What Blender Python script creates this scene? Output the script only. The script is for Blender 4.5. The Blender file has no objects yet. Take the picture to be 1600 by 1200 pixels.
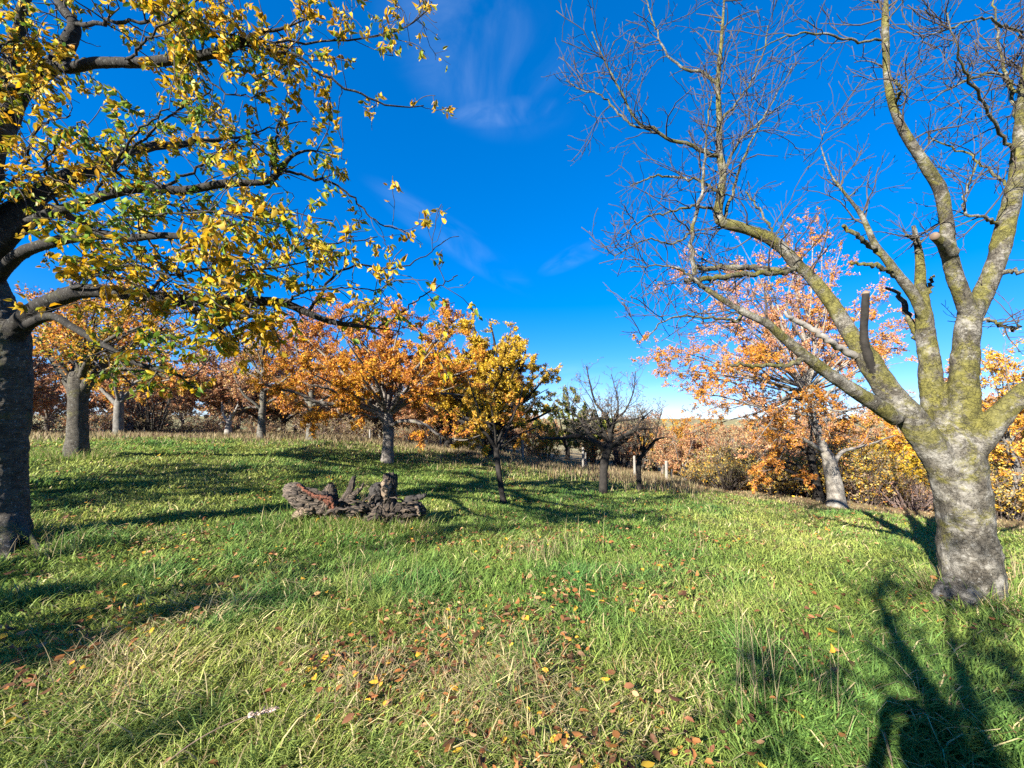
import bpy, math, random
import numpy as np
from math import radians as R
rng = np.random.default_rng(7)
sc = bpy.context.scene
C = bpy.context.collection

# ------------------------------------------------------------------ camera, sky, sun, exposure
F = 640.0
CAMZ = 1.6
PITCH = math.atan(55 / F)
cp, sp = math.cos(PITCH), math.sin(PITCH)
cd = bpy.data.cameras.new("camera")
cam = bpy.data.objects.new("camera", cd); C.objects.link(cam)
cam.location = (0, 0, CAMZ); cam.rotation_euler = (math.pi / 2 + PITCH, 0, 0)
cd.sensor_width = 36; cd.lens = 36 * F / 1600; cd.clip_start = 0.02; cd.clip_end = 20000
sc.camera = cam
LIGHT_AZ, SUN_EL = R(41.5), R(26)
LD = np.array([math.sin(LIGHT_AZ) * math.cos(SUN_EL), math.cos(LIGHT_AZ) * math.cos(SUN_EL), -math.sin(SUN_EL)])
w = bpy.data.worlds.new("World"); sc.world = w; w.use_nodes = True
nt = w.node_tree; N = nt.nodes; L = nt.links; N.clear()
out = N.new("ShaderNodeOutputWorld"); bg = N.new("ShaderNodeBackground"); sky = N.new("ShaderNodeTexSky")
sky.sky_type = 'NISHITA'; sky.sun_disc = False; sky.sun_elevation = SUN_EL
sky.sun_rotation = LIGHT_AZ + math.pi
sky.air_density = 0.75; sky.dust_density = 0.05; sky.ozone_density = 4.0; sky.altitude = 300
gm = N.new("ShaderNodeGamma"); gm.inputs[1].default_value = 0.62; L.new(sky.outputs[0], gm.inputs[0])
hs = N.new("ShaderNodeHueSaturation"); hs.inputs["Saturation"].default_value = 1.78; hs.inputs["Value"].default_value = 2.0
L.new(gm.outputs[0], hs.inputs["Color"])
tn = N.new("ShaderNodeMix"); tn.data_type = 'RGBA'; tn.blend_type = 'MULTIPLY'; tn.inputs[0].default_value = 1; tn.inputs[7].default_value = (.82, .87, 1.13, 1)
L.new(hs.outputs[0], tn.inputs[6]); skyc = tn.outputs[2]
# thin cirrus wisps, laid out by direction in the sky
tc = N.new("ShaderNodeTexCoord")
def wnode(t, **k):
    n = N.new(t)
    for a, b in k.items(): setattr(n, a, b)
    return n
def wmath(op, a, b=None):
    n = wnode("ShaderNodeMath", operation=op); n.use_clamp = False
    for i, v in enumerate((a, b)):
        if v is None: continue
        if isinstance(v, (int, float)): n.inputs[i].default_value = v
        else: L.new(v, n.inputs[i])
    return n.outputs[0]
def smooth(v, lo, hi):
    n = wnode("ShaderNodeMapRange", interpolation_type='SMOOTHSTEP'); L.new(v, n.inputs[0])
    n.inputs[1].default_value = lo; n.inputs[2].default_value = hi
    return n.outputs[0]
def wisp(az, el, a_u, a_v, rot, stretch, scale, amt):
    ca, sa, ce, se = math.cos(az), math.sin(az), math.cos(el), math.sin(el)
    cvec = (sa * ce, ca * ce, se); u0 = (ca, -sa, 0); v0 = (-sa * se, -ca * se, ce)
    cr, sr = math.cos(rot), math.sin(rot)
    u = [cr * a + sr * b for a, b in zip(u0, v0)]; v = [-sr * a + cr * b for a, b in zip(u0, v0)]
    def dot(vec):
        n = wnode("ShaderNodeVectorMath", operation='DOT_PRODUCT'); L.new(tc.outputs["Generated"], n.inputs[0]); n.inputs[1].default_value = vec
        return n.outputs["Value"]
    du, dv, dc = dot(u), dot(v), dot(cvec)
    r2 = wmath('ADD', wmath('POWER', wmath('ABSOLUTE', wmath('DIVIDE', du, a_u)), 2.0), wmath('POWER', wmath('ABSOLUTE', wmath('DIVIDE', dv, a_v)), 2.0))
    m = smooth(r2, 1.0, 0.0)
    m = wmath('MULTIPLY', m, smooth(dc, 0.3, 0.5))
    cb = wnode("ShaderNodeCombineXYZ"); L.new(wmath('MULTIPLY', du, 1.0), cb.inputs[0]); L.new(wmath('MULTIPLY', dv, stretch), cb.inputs[1])
    nz = wnode("ShaderNodeTexNoise"); nz.inputs["Scale"].default_value = scale; nz.inputs["Detail"].default_value = 8; nz.inputs["Roughness"].default_value = 0.55; nz.inputs["Distortion"].default_value = 0.9
    L.new(cb.outputs[0], nz.inputs["Vector"])
    return wmath('MULTIPLY', wmath('MULTIPLY', m, smooth(nz.outputs[0], 0.36, 0.8)), amt)
ws = [wisp(R(-4), R(44), .22, .15, R(-20), .8, 5.0, .09),
      wisp(R(-1), R(38.5), .13, .030, R(6), 1.6, 7.0, .11),
      wisp(R(-8), R(24), .24, .045, R(-30), 3.0, 4.0, .075),
      wisp(R(9), R(22), .10, .028, R(22), 3.0, 6.0, .065),
      wisp(R(8), R(5), .5, .06, R(2), 4.0, 4.0, .10)]
tot = ws[0]
for x in ws[1:]: tot = wmath('ADD', tot, x)
tot = wmath('MINIMUM', tot, 0.8)
mx = wnode("ShaderNodeMix", data_type='RGBA'); L.new(tot, mx.inputs[0]); L.new(skyc, mx.inputs[6]); mx.inputs[7].default_value = (7.5, 8.5, 9.6, 1)
L.new(mx.outputs[2], bg.inputs[0]); bg.inputs[1].default_value = 0.0475
L.new(bg.outputs[0], out.inputs[0])
ld = bpy.data.lights.new("sun", 'SUN'); ld.energy = 5.0; ld.angle = R(0.53); ld.color = (1, .93, .82)
sun = bpy.data.objects.new("sun", ld); C.objects.link(sun)
from mathutils import Vector
sun.rotation_euler = Vector(LD).to_track_quat('-Z', 'Y').to_euler(); sun.location = (-20, -20, 20)
sc.view_settings.view_transform = 'Standard'; sc.view_settings.look = 'None'; sc.view_settings.exposure = 2.08; sc.view_settings.gamma = 1
sc.cycles.max_bounces = 6; sc.cycles.diffuse_bounces = 3; sc.cycles.glossy_bounces = 2; sc.cycles.transmission_bounces = 4; sc.cycles.transparent_max_bounces = 8
sc.cycles.use_denoising = False; sc.cycles.volume_bounces = 0

# ------------------------------------------------------------------ maths helpers
def ray(px, py):
    x = (px - 800) / F; y = (600 - py) / F
    return np.array([x, cp - y * sp, sp + y * cp])
def P(px, py, Y):
    d = ray(px, py); return d * (Y / d[1]) + np.array([0, 0, CAMZ])
def norm(v): return v / np.maximum(np.linalg.norm(v, axis=-1, keepdims=True), 1e-9)
def hash01(ix, iy, iz):
    h = (ix.astype(np.int64) * 374761393 + iy.astype(np.int64) * 668265263 + iz.astype(np.int64) * 1274126177) & 0xFFFFFFFF
    h = ((h ^ (h >> 13)) * 1274126177) & 0xFFFFFFFF
    return ((h ^ (h >> 16)) & 0xFFFF) / 65535.0
def vnoise(p):
    p = np.asarray(p, float); i = np.floor(p); f = p - i; u = f * f * (3 - 2 * f); i = i.astype(np.int64); r = 0
    for a in (0, 1):
        for b in (0, 1):
            for c in (0, 1):
                wt = (u[:, 0] if a else 1 - u[:, 0]) * (u[:, 1] if b else 1 - u[:, 1]) * (u[:, 2] if c else 1 - u[:, 2])
                r = r + wt * hash01(i[:, 0] + a, i[:, 1] + b, i[:, 2] + c)
    return r
def fbm(p, octv=3):
    s = 0; a = .5; t = 0
    for k in range(octv):
        s = s + a * vnoise(p * 2 ** k + 17.3 * k); t += a; a *= .5
    return s / t
def n2(x, y, s, seed=0, o=3): return fbm(np.stack([x * s, y * s, np.full_like(x, seed * 7.7)], 1), o)

# ------------------------------------------------------------------ terrain height: thin plate through measured points
anch = [(20,845,4.6),(120,713,8.5),(185,682,15),(300,684,16),(408,685,16),(485,687,16),(605,724,13),(555,814,6.4),(785,782,9),(770,714,18),(700,706,18),
        (943,773,11),(999,767,12),(912,735,19),(990,742,18),(1042,757,17),(1150,768,12.5),(1308,792,10),(1280,785,10.6),(1440,804,9.2),(1585,813,9),
        (1515,930,3.75),(800,1200,1.88),(1400,1200,1.88),(200,1200,1.88),(200,950,3.4)]
AP = [P(*a) for a in anch] + [np.array(q, float) for q in [(0,0,0),(0,-10,0),(-10,-6,.4),(10,-6,-.4),(-20,10,.8),(-30,32,1.0),(-12,30,.6),(0,32,-.8),(22,27,-2.6),(22,8,-1.6),(-20,-12,.6),(20,-12,-.8)]]
AP = np.array(AP)
def tps_k(r2): return 0.5 * r2 * np.log(r2 + 1e-9)
nA = len(AP); d2 = ((AP[:, None, :2] - AP[None, :, :2]) ** 2).sum(-1)
Kx = np.zeros((nA + 3, nA + 3)); Kx[:nA, :nA] = tps_k(d2) + np.eye(nA) * 0.6
Kx[:nA, nA] = 1; Kx[:nA, nA + 1:] = AP[:, :2]; Kx[nA:, :nA] = Kx[:nA, nA:].T
sol = np.linalg.solve(Kx, np.concatenate([AP[:, 2], [0, 0, 0]]))
def H(x, y):
    x = np.atleast_1d(np.asarray(x, float)); y = np.atleast_1d(np.asarray(y, float)); o = np.empty(len(x))
    r = np.hypot(x, y); k = np.minimum(1, 34 / np.maximum(r, 1e-6)); xx, yy = x * k, y * k
    for s in range(0, len(x), 60000):
        e = slice(s, s + 60000)
        q = (xx[e, None] - AP[None, :, 0]) ** 2 + (yy[e, None] - AP[None, :, 1]) ** 2
        o[e] = tps_k(q) @ sol[:nA] + sol[nA] + sol[nA + 1] * xx[e] + sol[nA + 2] * yy[e]
    az = np.arctan2(x, y)
    fall = np.clip((r - 34), 0, 420) * (0.055 + .035 * np.clip(np.sin(az) , -1, 1))
    o = o - fall
    hill = np.clip((r - 900) / 2600, 0, 1); hill = hill * hill * (3 - 2 * hill)
    o = o + hill * (10 + 30 * n2(x, y, 0.0009, 3, 4) + 10 * n2(x, y, 0.004, 5, 2))
    return o
def H1(x, y): return float(H([x], [y])[0])
AZT = np.radians([-75, -50, -20, 0, 10, 20, 28, 36, 50, 75]); EDT = np.array([22, 21, 18.5, 17.5, 17.5, 16, 13.5, 11.6, 12.2, 12.0])
def edge_r(az): return np.interp(az, AZT, EDT)
def ground_at(px, py, Y):            # a point on the terrain seen below pixel column px at depth Y
    x = (px - 800) / F * Y * 1.0
    return np.array([x, Y, H1(x, Y)])

# ------------------------------------------------------------------ mesh helpers
def mesh_obj(name, verts, faces, mat, parent=None, base=None, cols=None, uv=None, smooth_=True, colname="tint"):
    """faces: list of int arrays of shape (M, k); ONE mesh object"""
    v = np.asarray(verts, np.float32)
    if base is not None: v = v - np.asarray(base, np.float32)
    me = bpy.data.meshes.new(name)
    faces = [np.asarray(f, np.int32) for f in faces if len(f)]
    me.vertices.add(len(v)); me.vertices.foreach_set("co", v.ravel())
    li = np.concatenate([f.ravel() for f in faces]); tot = np.concatenate([np.full(len(f), f.shape[1], np.int32) for f in faces])
    st = np.concatenate([[0], np.cumsum(tot)[:-1]]).astype(np.int32)
    me.loops.add(len(li)); me.loops.foreach_set("vertex_index", li)
    me.polygons.add(len(tot)); me.polygons.foreach_set("loop_start", st)
    if smooth_: me.polygons.foreach_set("use_smooth", np.ones(len(tot), bool))
    if cols is not None:
        a = me.color_attributes.new(colname, 'FLOAT_COLOR', 'POINT'); c4 = np.ones((len(v), 4), np.float32); c4[:, :3] = cols
        a.data.foreach_set("color", c4.ravel())
    if uv is not None:
        a = me.attributes.new("bark", 'FLOAT_VECTOR', 'POINT'); a.data.foreach_set("vector", np.asarray(uv, np.float32).ravel())
    me.update(calc_edges=True)
    if mat is not None: me.materials.append(mat)
    o = bpy.data.objects.new(name, me); C.objects.link(o)
    if parent is not None: o.parent = parent
    return o
def thing(name, label, cat, loc, group=None):
    o = bpy.data.objects.new(name, None); C.objects.link(o); o.location = tuple(float(t) for t in loc); o.empty_display_size = .2
    o['label'] = label; o['category'] = cat
    if group: o['group'] = group
    return o
def kind(o, k): o['kind'] = k; return o

class Tubes:
    """collects branches of any length and sides; builds verts/faces"""
    def __init__(s): s.v = []; s.f4 = []; s.f3 = []; s.uv = []; s.n = 0
    def add(s, pts, rad, sides=6, cap=True, lump=0.0, lfreq=6.0):
        pts = np.asarray(pts, float); rad = np.asarray(rad, float)
        if pts.ndim == 2: pts = pts[None]; rad = rad[None]
        Nn, n, _ = pts.shape
        if Nn == 0: return
        T = np.empty_like(pts); T[:, 1:-1] = pts[:, 2:] - pts[:, :-2]; T[:, 0] = pts[:, 1] - pts[:, 0]; T[:, -1] = pts[:, -1] - pts[:, -2]; T = norm(T)
        D = norm(pts[:, -1] - pts[:, 0]); ref = np.where(np.abs(D[:, 2:3]) < .8, np.array([[0, 0, 1.]]), np.array([[0, 1., 0]]))
        ref = ref[:, None, :]; A = norm(ref - (ref * T).sum(-1, keepdims=True) * T); B = np.cross(T, A)
        th = np.arange(sides) * 2 * np.pi / sides
        seg = np.linalg.norm(np.diff(pts, axis=1), axis=-1); S = np.concatenate([np.zeros((Nn, 1)), np.cumsum(seg, 1)], 1)
        ringd = A[:, :, None, :] * np.cos(th)[None, None, :, None] + B[:, :, None, :] * np.sin(th)[None, None, :, None]
        rr = rad[:, :, None, None] * np.ones((1, 1, sides, 1))
        if lump:
            q = (pts[:, :, None, :] + ringd * rr) * lfreq
            rr = rr * (1 + lump * (fbm(q.reshape(-1, 3), 3).reshape(Nn, n, sides, 1) - .5) * 2)
        V = pts[:, :, None, :] + ringd * rr
        off = s.n + np.arange(Nn)[:, None, None] * (n * sides)
        i = np.arange(n - 1)[None, :, None]; j = np.arange(sides)[None, None, :]; j2 = (j + 1) % sides
        q = np.stack([off + i * sides + j, off + i * sides + j2, off + (i + 1) * sides + j2, off + (i + 1) * sides + j], -1).reshape(-1, 4)
        s.f4.append(q)
        ro = rng.random(Nn)[:, None, None] * 10
        U = np.stack([np.cos(th)[None, None, :] * rad[:, :, None] + ro, np.sin(th)[None, None, :] * rad[:, :, None] + ro, S[:, :, None] + np.zeros((1, 1, sides)) + ro], -1)
        s.v.append(V.reshape(-1, 3)); s.uv.append(U.reshape(-1, 3)); s.n += Nn * n * sides
        if cap:
            s.v.append(pts[:, -1] + T[:, -1] * rad[:, -1:] * .25); s.uv.append(U[:, -1].mean(1))
            ci = s.n + np.arange(Nn)[:, None]; lo = (off[:, 0, :] + (n - 1) * sides)
            jj = np.arange(sides)[None, :]
            s.f3.append(np.stack([lo + jj, lo + (jj + 1) % sides, np.broadcast_to(ci, (Nn, sides))], -1).reshape(-1, 3)); s.n += Nn
    def build(s, name, mat, parent, base):
        return mesh_obj(name, np.concatenate(s.v), [np.concatenate(s.f4)] + ([np.concatenate(s.f3)] if s.f3 else []), mat, parent, base, uv=np.concatenate(s.uv))

def resample(pts, rad, n, jit=0.0):
    """smooth curve through the points (Catmull-Rom), n samples"""
    pts = np.asarray(pts, float); rad = np.asarray(rad, float); m = len(pts)
    if m == 2: pts = np.array([pts[0], pts.mean(0), pts[1]]); rad = np.array([rad[0], rad.mean(), rad[1]]); m = 3
    E = np.concatenate([[2 * pts[0] - pts[1]], pts, [2 * pts[-1] - pts[-2]]]); dense = []; dr = []
    for k in range(m - 1):
        t = np.linspace(0, 1, 12, endpoint=False)[:, None]; p0, p1, p2, p3 = E[k:k + 4]
        dense.append(.5 * (2 * p1 + (p2 - p0) * t + (2 * p0 - 5 * p1 + 4 * p2 - p3) * t ** 2 + (3 * p1 - p0 - 3 * p2 + p3) * t ** 3)); dr.append(rad[k] * (1 - t[:, 0]) + rad[k + 1] * t[:, 0])
    dense = np.concatenate(dense + [pts[-1:]]); dr = np.concatenate(dr + [rad[-1:]])
    s = np.concatenate([[0], np.cumsum(np.linalg.norm(np.diff(dense, axis=0), axis=1))]); q = np.linspace(0, s[-1], n)
    o = np.stack([np.interp(q, s, dense[:, a]) for a in range(3)], 1); r = np.interp(q, s, dr)
    if jit: o[1:-1] += rng.normal(0, jit, (n - 2, 3)) * np.minimum(r[1:-1, None] * 1.5 + .01, .03) / .02
    return o, r
def limb_px(rows, k=.43):
    """rows (px, py, Y, width in px) -> world points and radii"""
    pts = []; rad = []
    for px, py, Y, wd in rows:
        pts.append(P(px, py, Y)); c = math.cos(math.atan(abs(px - 800) / F)) ** .8; rad.append(wd * k * Y / F * c)
    return np.array(pts), np.array(rad)

def grow(pts, rad, per_m, lmin, lmax, amin=30, amax=70, seg=4, wig=.12, up=.1, tmin=.15, tmax=1.0, rk=.55, rcap=.02, rend=.35, flat=0.0, lt=.35, tip=False):
    """children on every parent; pts (N,n,3). returns (M, seg+1, 3), (M, seg+1)"""
    Nn, n, _ = pts.shape
    Ls = np.linalg.norm(np.diff(pts, axis=1), axis=-1).sum(1)
    cnt = rng.poisson(Ls * (tmax - tmin) * per_m)
    if tip: cnt = np.maximum(cnt, 1)
    pi = np.repeat(np.arange(Nn), cnt); M = len(pi)
    t = tmin + (tmax - tmin) * rng.random(M)
    f = t * (n - 1); i0 = np.minimum(f.astype(int), n - 2); fr = (f - i0)[:, None]
    p0 = pts[pi, i0]; p1 = pts[pi, i0 + 1]; pos = p0 * (1 - fr) + p1 * fr; T = norm(p1 - p0)
    r0 = rad[pi, i0] * (1 - fr[:, 0]) + rad[pi, i0 + 1] * fr[:, 0]
    q = rng.normal(size=(M, 3)); q[:, 2] *= (1 - flat); q = norm(q - (q * T).sum(1, keepdims=True) * T)
    a = np.radians(rng.uniform(amin, amax, M))[:, None]
    d = norm(np.cos(a) * T + np.sin(a) * q + np.array([0, 0, up]))
    ln = rng.uniform(lmin, lmax, M) * (1 - lt * t)
    out = np.empty((M, seg + 1, 3)); out[:, 0] = pos; cur = d
    for k in range(seg):
        cur = norm(cur + rng.normal(0, wig, (M, 3)) + np.array([0, 0, up * .25]))
        out[:, k + 1] = out[:, k] + cur * (ln / seg)[:, None]
    rs = np.minimum(r0 * rk, rcap); rr = rs[:, None] * np.linspace(1, rend, seg + 1)[None]
    return out, rr
def stack_limbs(limbs, n=20):
    a = [resample(p, r, n) for p, r in limbs]
    return np.array([x[0] for x in a]), np.array([x[1] for x in a])

# leaf templates: x along leaf, y across, z normal
LEAF_BIG_V = np.array([(0,0,0),(.3,.24,.05),(.32,0,-.03),(.3,-.24,.05),(.68,.21,.02),(.7,0,-.07),(.68,-.21,.02),(1,0,-.16)], float)
LEAF_BIG_F3 = np.array([(0,2,1),(0,3,2),(4,5,7),(5,6,7)]); LEAF_BIG_F4 = np.array([(1,2,5,4),(2,3,6,5)])
LEAF_S_V = np.array([(0,0,0),(.45,.26,.05),(.45,-.26,.05),(1,0,-.08)], float); LEAF_S_F3 = np.array([(0,2,1),(1,2,3)])
def leaf_mesh(pos, D, size, cols, big=False, curl=1.0, wid=1.0):
    M = len(pos); D = norm(D); q = rng.normal(size=(M, 3)); S = norm(np.cross(D, q)); Nn = np.cross(D, S)
    TV = LEAF_BIG_V if big else LEAF_S_V; k = len(TV); wv = rng.uniform(.75, 1.15, M)[:, None] * wid; cl = rng.normal(1.3, 1.9, M)[:, None] * curl
    V = pos[:, None, :] + size[:, None, None] * (TV[None, :, 0:1] * D[:, None, :] + (TV[None, :, 1] * wv)[:, :, None] * S[:, None, :] + (TV[None, :, 2] * cl)[:, :, None] * Nn[:, None, :])
    off = (np.arange(M) * k)[:, None, None]
    fs = [(LEAF_BIG_F3[None] + off).reshape(-1, 3), (LEAF_BIG_F4[None] + off).reshape(-1, 4)] if big else [(LEAF_S_F3[None] + off).reshape(-1, 3)]
    cv = np.repeat(cols[:, None], k, 1) * rng.uniform(.78, 1.15, (M, k, 1)); br = rng.random(M) < .35; cv[br, -1] *= np.array([.55, .4, .4]); b2 = rng.random(M) < .15; cv[b2, 1] *= np.array([.5, .35, .4])
    return V.reshape(-1, 3), fs, np.clip(cv, .002, .9).reshape(-1, 3)
def pick_cols(M, palette, weights, var=.18):
    palette = np.array(palette); weights = np.array(weights, float); i = rng.choice(len(palette), M, p=weights / weights.sum())
    c = palette[i] * rng.uniform(1 - var, 1 + var, (M, 1)) * rng.uniform(.93, 1.07, (M, 3)); return np.clip(c, 0.003, .9)
def along(pts, M, tmin=.1, tmax=1.0):
    Nn, n, _ = pts.shape; pi = rng.integers(0, Nn, M); t = tmin + (tmax - tmin) * rng.random(M); f = t * (n - 1); i0 = np.minimum(f.astype(int), n - 2); fr = (f - i0)[:, None]
    return pts[pi, i0] * (1 - fr) + pts[pi, i0 + 1] * fr, norm(pts[pi, i0 + 1] - pts[pi, i0]), pi

# ------------------------------------------------------------------ materials
def mat(name):
    m = bpy.data.materials.new(name); m.use_nodes = True; nt = m.node_tree; nt.nodes.clear()
    o = nt.nodes.new("ShaderNodeOutputMaterial"); return m, nt, o
def nd(nt, t, ins=None, **k):
    n = nt.nodes.new(t)
    for a, b in k.items(): setattr(n, a, b)
    for a, b in (ins or {}).items():
        if hasattr(b, "is_linked"): nt.links.new(b, n.inputs[a])
        else: n.inputs[a].default_value = b
    return n
def ramp(nt, fac, stops):
    n = nt.nodes.new("ShaderNodeValToRGB"); nt.links.new(fac, n.inputs[0]); e = n.color_ramp.elements
    while len(e) < len(stops): e.new(.5)
    for i, (p, c) in enumerate(stops): e[i].position = p; e[i].color = (*c, 1) if len(c) == 3 else c
    return n.outputs[0]
def mixc(nt, f, a, b, mode='MIX'):
    n = nt.nodes.new("ShaderNodeMix"); n.data_type = 'RGBA'; n.blend_type = mode
    for i, v in ((0, f), (6, a), (7, b)):
        if hasattr(v, "is_linked"): nt.links.new(v, n.inputs[i])
        else: n.inputs[i].default_value = v if i == 0 else ((*v, 1) if len(v) == 3 else v)
    return n.outputs[2]
def noise(nt, vec, scale, detail=4, rough=.55, dist=0.0):
    n = nd(nt, "ShaderNodeTexNoise", {"Scale": scale, "Detail": detail, "Roughness": rough, "Distortion": dist})
    if vec is not None: nt.links.new(vec, n.inputs["Vector"])
    return n.outputs[0]
W3 = lambda v: (v, v, v)
def leaf_mat(name, trans=.4, rough=.45, attr="tint"):
    m, nt, o = mat(name)
    a = nd(nt, "ShaderNodeVertexColor", layer_name=attr)
    pb = nd(nt, "ShaderNodeBsdfPrincipled", {"Base Color": a.outputs[0], "Roughness": rough}); pb.inputs["Specular IOR Level"].default_value = .12
    g = nd(nt, "ShaderNodeGamma", {"Color": a.outputs[0], "Gamma": 1.1})
    tr = nd(nt, "ShaderNodeBsdfTranslucent", {"Color": g.outputs[0]})
    mx = nd(nt, "ShaderNodeMixShader", {0: trans, 1: pb.outputs[0], 2: tr.outputs[0]}); nt.links.new(mx.outputs[0], o.inputs[0]); return m
def bark_mat(name, dark, light, lichen=None, lich=(.56, .64), band=0.0, bscale=55.0, bump=.6, nscale=9.0, pale=None, upbias=0.0, deep=None):
    m, nt, o = mat(name)
    tc = nd(nt, "ShaderNodeTexCoord"); obj = tc.outputs["Object"]; at = nd(nt, "ShaderNodeAttribute", attribute_name="bark").outputs["Vector"]
    nz = noise(nt, obj, nscale, 8, .65); col = ramp(nt, nz, [(.3, dark), (.7, light)])
    if pale is not None:
        pz = noise(nt, obj, 3.3, 5, .6, .4); col = mixc(nt, ramp(nt, pz, [(.5, W3(0)), (.66, W3(.85))]), col, pale)
    height = nd(nt, "ShaderNodeMath", {0: nz, 1: .6}, operation='MULTIPLY').outputs[0]
    if band:
        mp = nd(nt, "ShaderNodeMapping", {"Vector": at, "Scale": (7.0, 7.0, bscale)})
        bz = noise(nt, mp.outputs[0], 1.0, 5, .6, .3); bm = ramp(nt, bz, [(.36, W3(1)), (.5, W3(0))])
        col = mixc(nt, nd(nt, "ShaderNodeMath", {0: bm, 1: band}, operation='MULTIPLY').outputs[0], col, tuple(x * .35 for x in dark))
        height = nd(nt, "ShaderNodeMath", {0: height, 1: bz}, operation='ADD').outputs[0]
    if lichen is not None:
        lz = noise(nt, obj, 2.6, 7, .62, .3)
        ge = nd(nt, "ShaderNodeNewGeometry"); sx = nd(nt, "ShaderNodeSeparateXYZ", {0: ge.outputs["Normal"]})
        ub = nd(nt, "ShaderNodeMath", {0: sx.outputs[2], 1: upbias, 2: lz}, operation='MULTIPLY_ADD').outputs[0]
        lm = ramp(nt, ub, [(lich[0], W3(0)), (lich[1], W3(.9))])
        lcol = ramp(nt, noise(nt, obj, 24, 5, .6), [(.3, tuple(x * .65 for x in lichen)), (.7, lichen)])
        if band: lm = mixc(nt, bm, lm, W3(0), 'MIX') if False else lm
        col = mixc(nt, lm, col, lcol)
    if deep is not None:      # grey-white crust spots
        vz = noise(nt, obj, 38, 3, .5); col = mixc(nt, ramp(nt, vz, [(.62, W3(0)), (.68, W3(.75))]), col, deep)
    fine = noise(nt, obj, 70, 4, .6)
    height = nd(nt, "ShaderNodeMath", {0: fine, 1: .25, 2: height}, operation='MULTIPLY_ADD').outputs[0]
    bp = nd(nt, "ShaderNodeBump", {"Strength": bump, "Distance": .02, "Height": height})
    pb = nd(nt, "ShaderNodeBsdfPrincipled", {"Base Color": col, "Roughness": .88, "Normal": bp.outputs[0]}); pb.inputs["Specular IOR Level"].default_value = .25
    nt.links.new(pb.outputs[0], o.inputs[0]); return m
M_leaf = leaf_mat("autumn_leaf", .42, .42)
M_leaf_far = leaf_mat("autumn_leaf_far", .38, .6)
M_grass = leaf_mat("grass_blade", .45, .45)
M_dead = leaf_mat("dead_leaf", .2, .6)
def bare_bark():
    m, nt, o = mat("lichen_cherry_bark"); tc = nd(nt, "ShaderNodeTexCoord"); obj = tc.outputs["Object"]; at = nd(nt, "ShaderNodeAttribute", attribute_name="bark").outputs["Vector"]
    M = lambda op, a, b, c=None: nd(nt, "ShaderNodeMath", {0: a, 1: b, **({2: c} if c is not None else {})}, operation=op).outputs[0]
    z = nd(nt, "ShaderNodeSeparateXYZ", {0: obj}).outputs[2]
    n1 = noise(nt, obj, 5, 9, .68, .5); n2_ = noise(nt, obj, 17, 7, .7, .3); n3 = noise(nt, obj, 60, 5, .65)
    col = ramp(nt, n1, [(.33, (.034, .029, .022)), (.47, (.080, .072, .057)), (.63, (.205, .195, .170))])  # grey bark mottling; broad dark patches also put soft twig shadows into the colour
    col = mixc(nt, ramp(nt, n2_, [(.38, W3(.8)), (.52, W3(0))]), col, (.045, .040, .032))
    # crusty pale lichen rosettes
    vo = nd(nt, "ShaderNodeTexVoronoi", {"Vector": obj, "Scale": 22, "Randomness": 1}); ros = M('ADD', vo.outputs["Distance"], M('MULTIPLY', n3, .5))
    col = mixc(nt, ramp(nt, ros, [(.40, W3(.6)), (.48, W3(0))]), col, (.20, .195, .172))
    # olive moss: more of it up on the limbs, patchy on the trunk
    ge = nd(nt, "ShaderNodeNewGeometry"); nz = nd(nt, "ShaderNodeSeparateXYZ", {0: ge.outputs["Normal"]}).outputs[2]
    l1 = noise(nt, obj, 3.1, 8, .66, .6); hgt = nd(nt, "ShaderNodeMapRange", {0: z, 1: .5, 2: 2.0, 3: -.05, 4: .065}).outputs[0]
    lm = M('ADD', M('ADD', l1, hgt), M('MULTIPLY', nz, .04)); lm = M('ADD', lm, M('MULTIPLY', M('SUBTRACT', n3, .5), .25))
    col = mixc(nt, ramp(nt, lm, [(.50, W3(0)), (.60, W3(.85))]), col, ramp(nt, n2_, [(.35, (.052, .050, .012)), (.65, (.140, .128, .024))]))
    # short horizontal lenticels and irregular cracks
    mp = nd(nt, "ShaderNodeMapping", {"Vector": at, "Scale": (16, 16, 170)}); lz = noise(nt, mp.outputs[0], 1, 4, .6, .6); lt = ramp(nt, lz, [(.30, W3(.75)), (.42, W3(0))])
    col = mixc(nt, lt, col, (.03, .026, .02))
    wv = nd(nt, "ShaderNodeVectorMath", {0: obj}, operation='ADD'); nc = nd(nt, "ShaderNodeTexNoise", {"Vector": obj, "Scale": 9, "Detail": 4}); sc_ = nd(nt, "ShaderNodeVectorMath", {0: nc.outputs["Color"]}, operation='SCALE'); sc_.inputs["Scale"].default_value = .35; nt.links.new(sc_.outputs[0], wv.inputs[1])
    mp2 = nd(nt, "ShaderNodeMapping", {"Vector": wv.outputs[0], "Scale": (1, 1, .55)}); ve = nd(nt, "ShaderNodeTexVoronoi", {"Vector": mp2.outputs[0], "Scale": 19}, feature='DISTANCE_TO_EDGE'); ck = ramp(nt, ve.outputs["Distance"], [(.0, W3(1)), (.05, W3(0))])
    ck = M('MULTIPLY', ck, ramp(nt, n1, [(.45, W3(1)), (.6, W3(.15))])); col = mixc(nt, M('MULTIPLY', ck, .42), col, (.022, .019, .015))
    h = M('ADD', M('MULTIPLY', n2_, .8), M('MULTIPLY', n3, .35)); h = M('SUBTRACT', h, M('MULTIPLY', ck, .45)); h = M('SUBTRACT', h, M('MULTIPLY', lt, .25))
    bp = nd(nt, "ShaderNodeBump", {"Strength": .9, "Distance": .022, "Height": h}); pb = nd(nt, "ShaderNodeBsdfPrincipled", {"Base Color": col, "Roughness": .9, "Normal": bp.outputs[0]}); pb.inputs["Specular IOR Level"].default_value = .2
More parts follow.
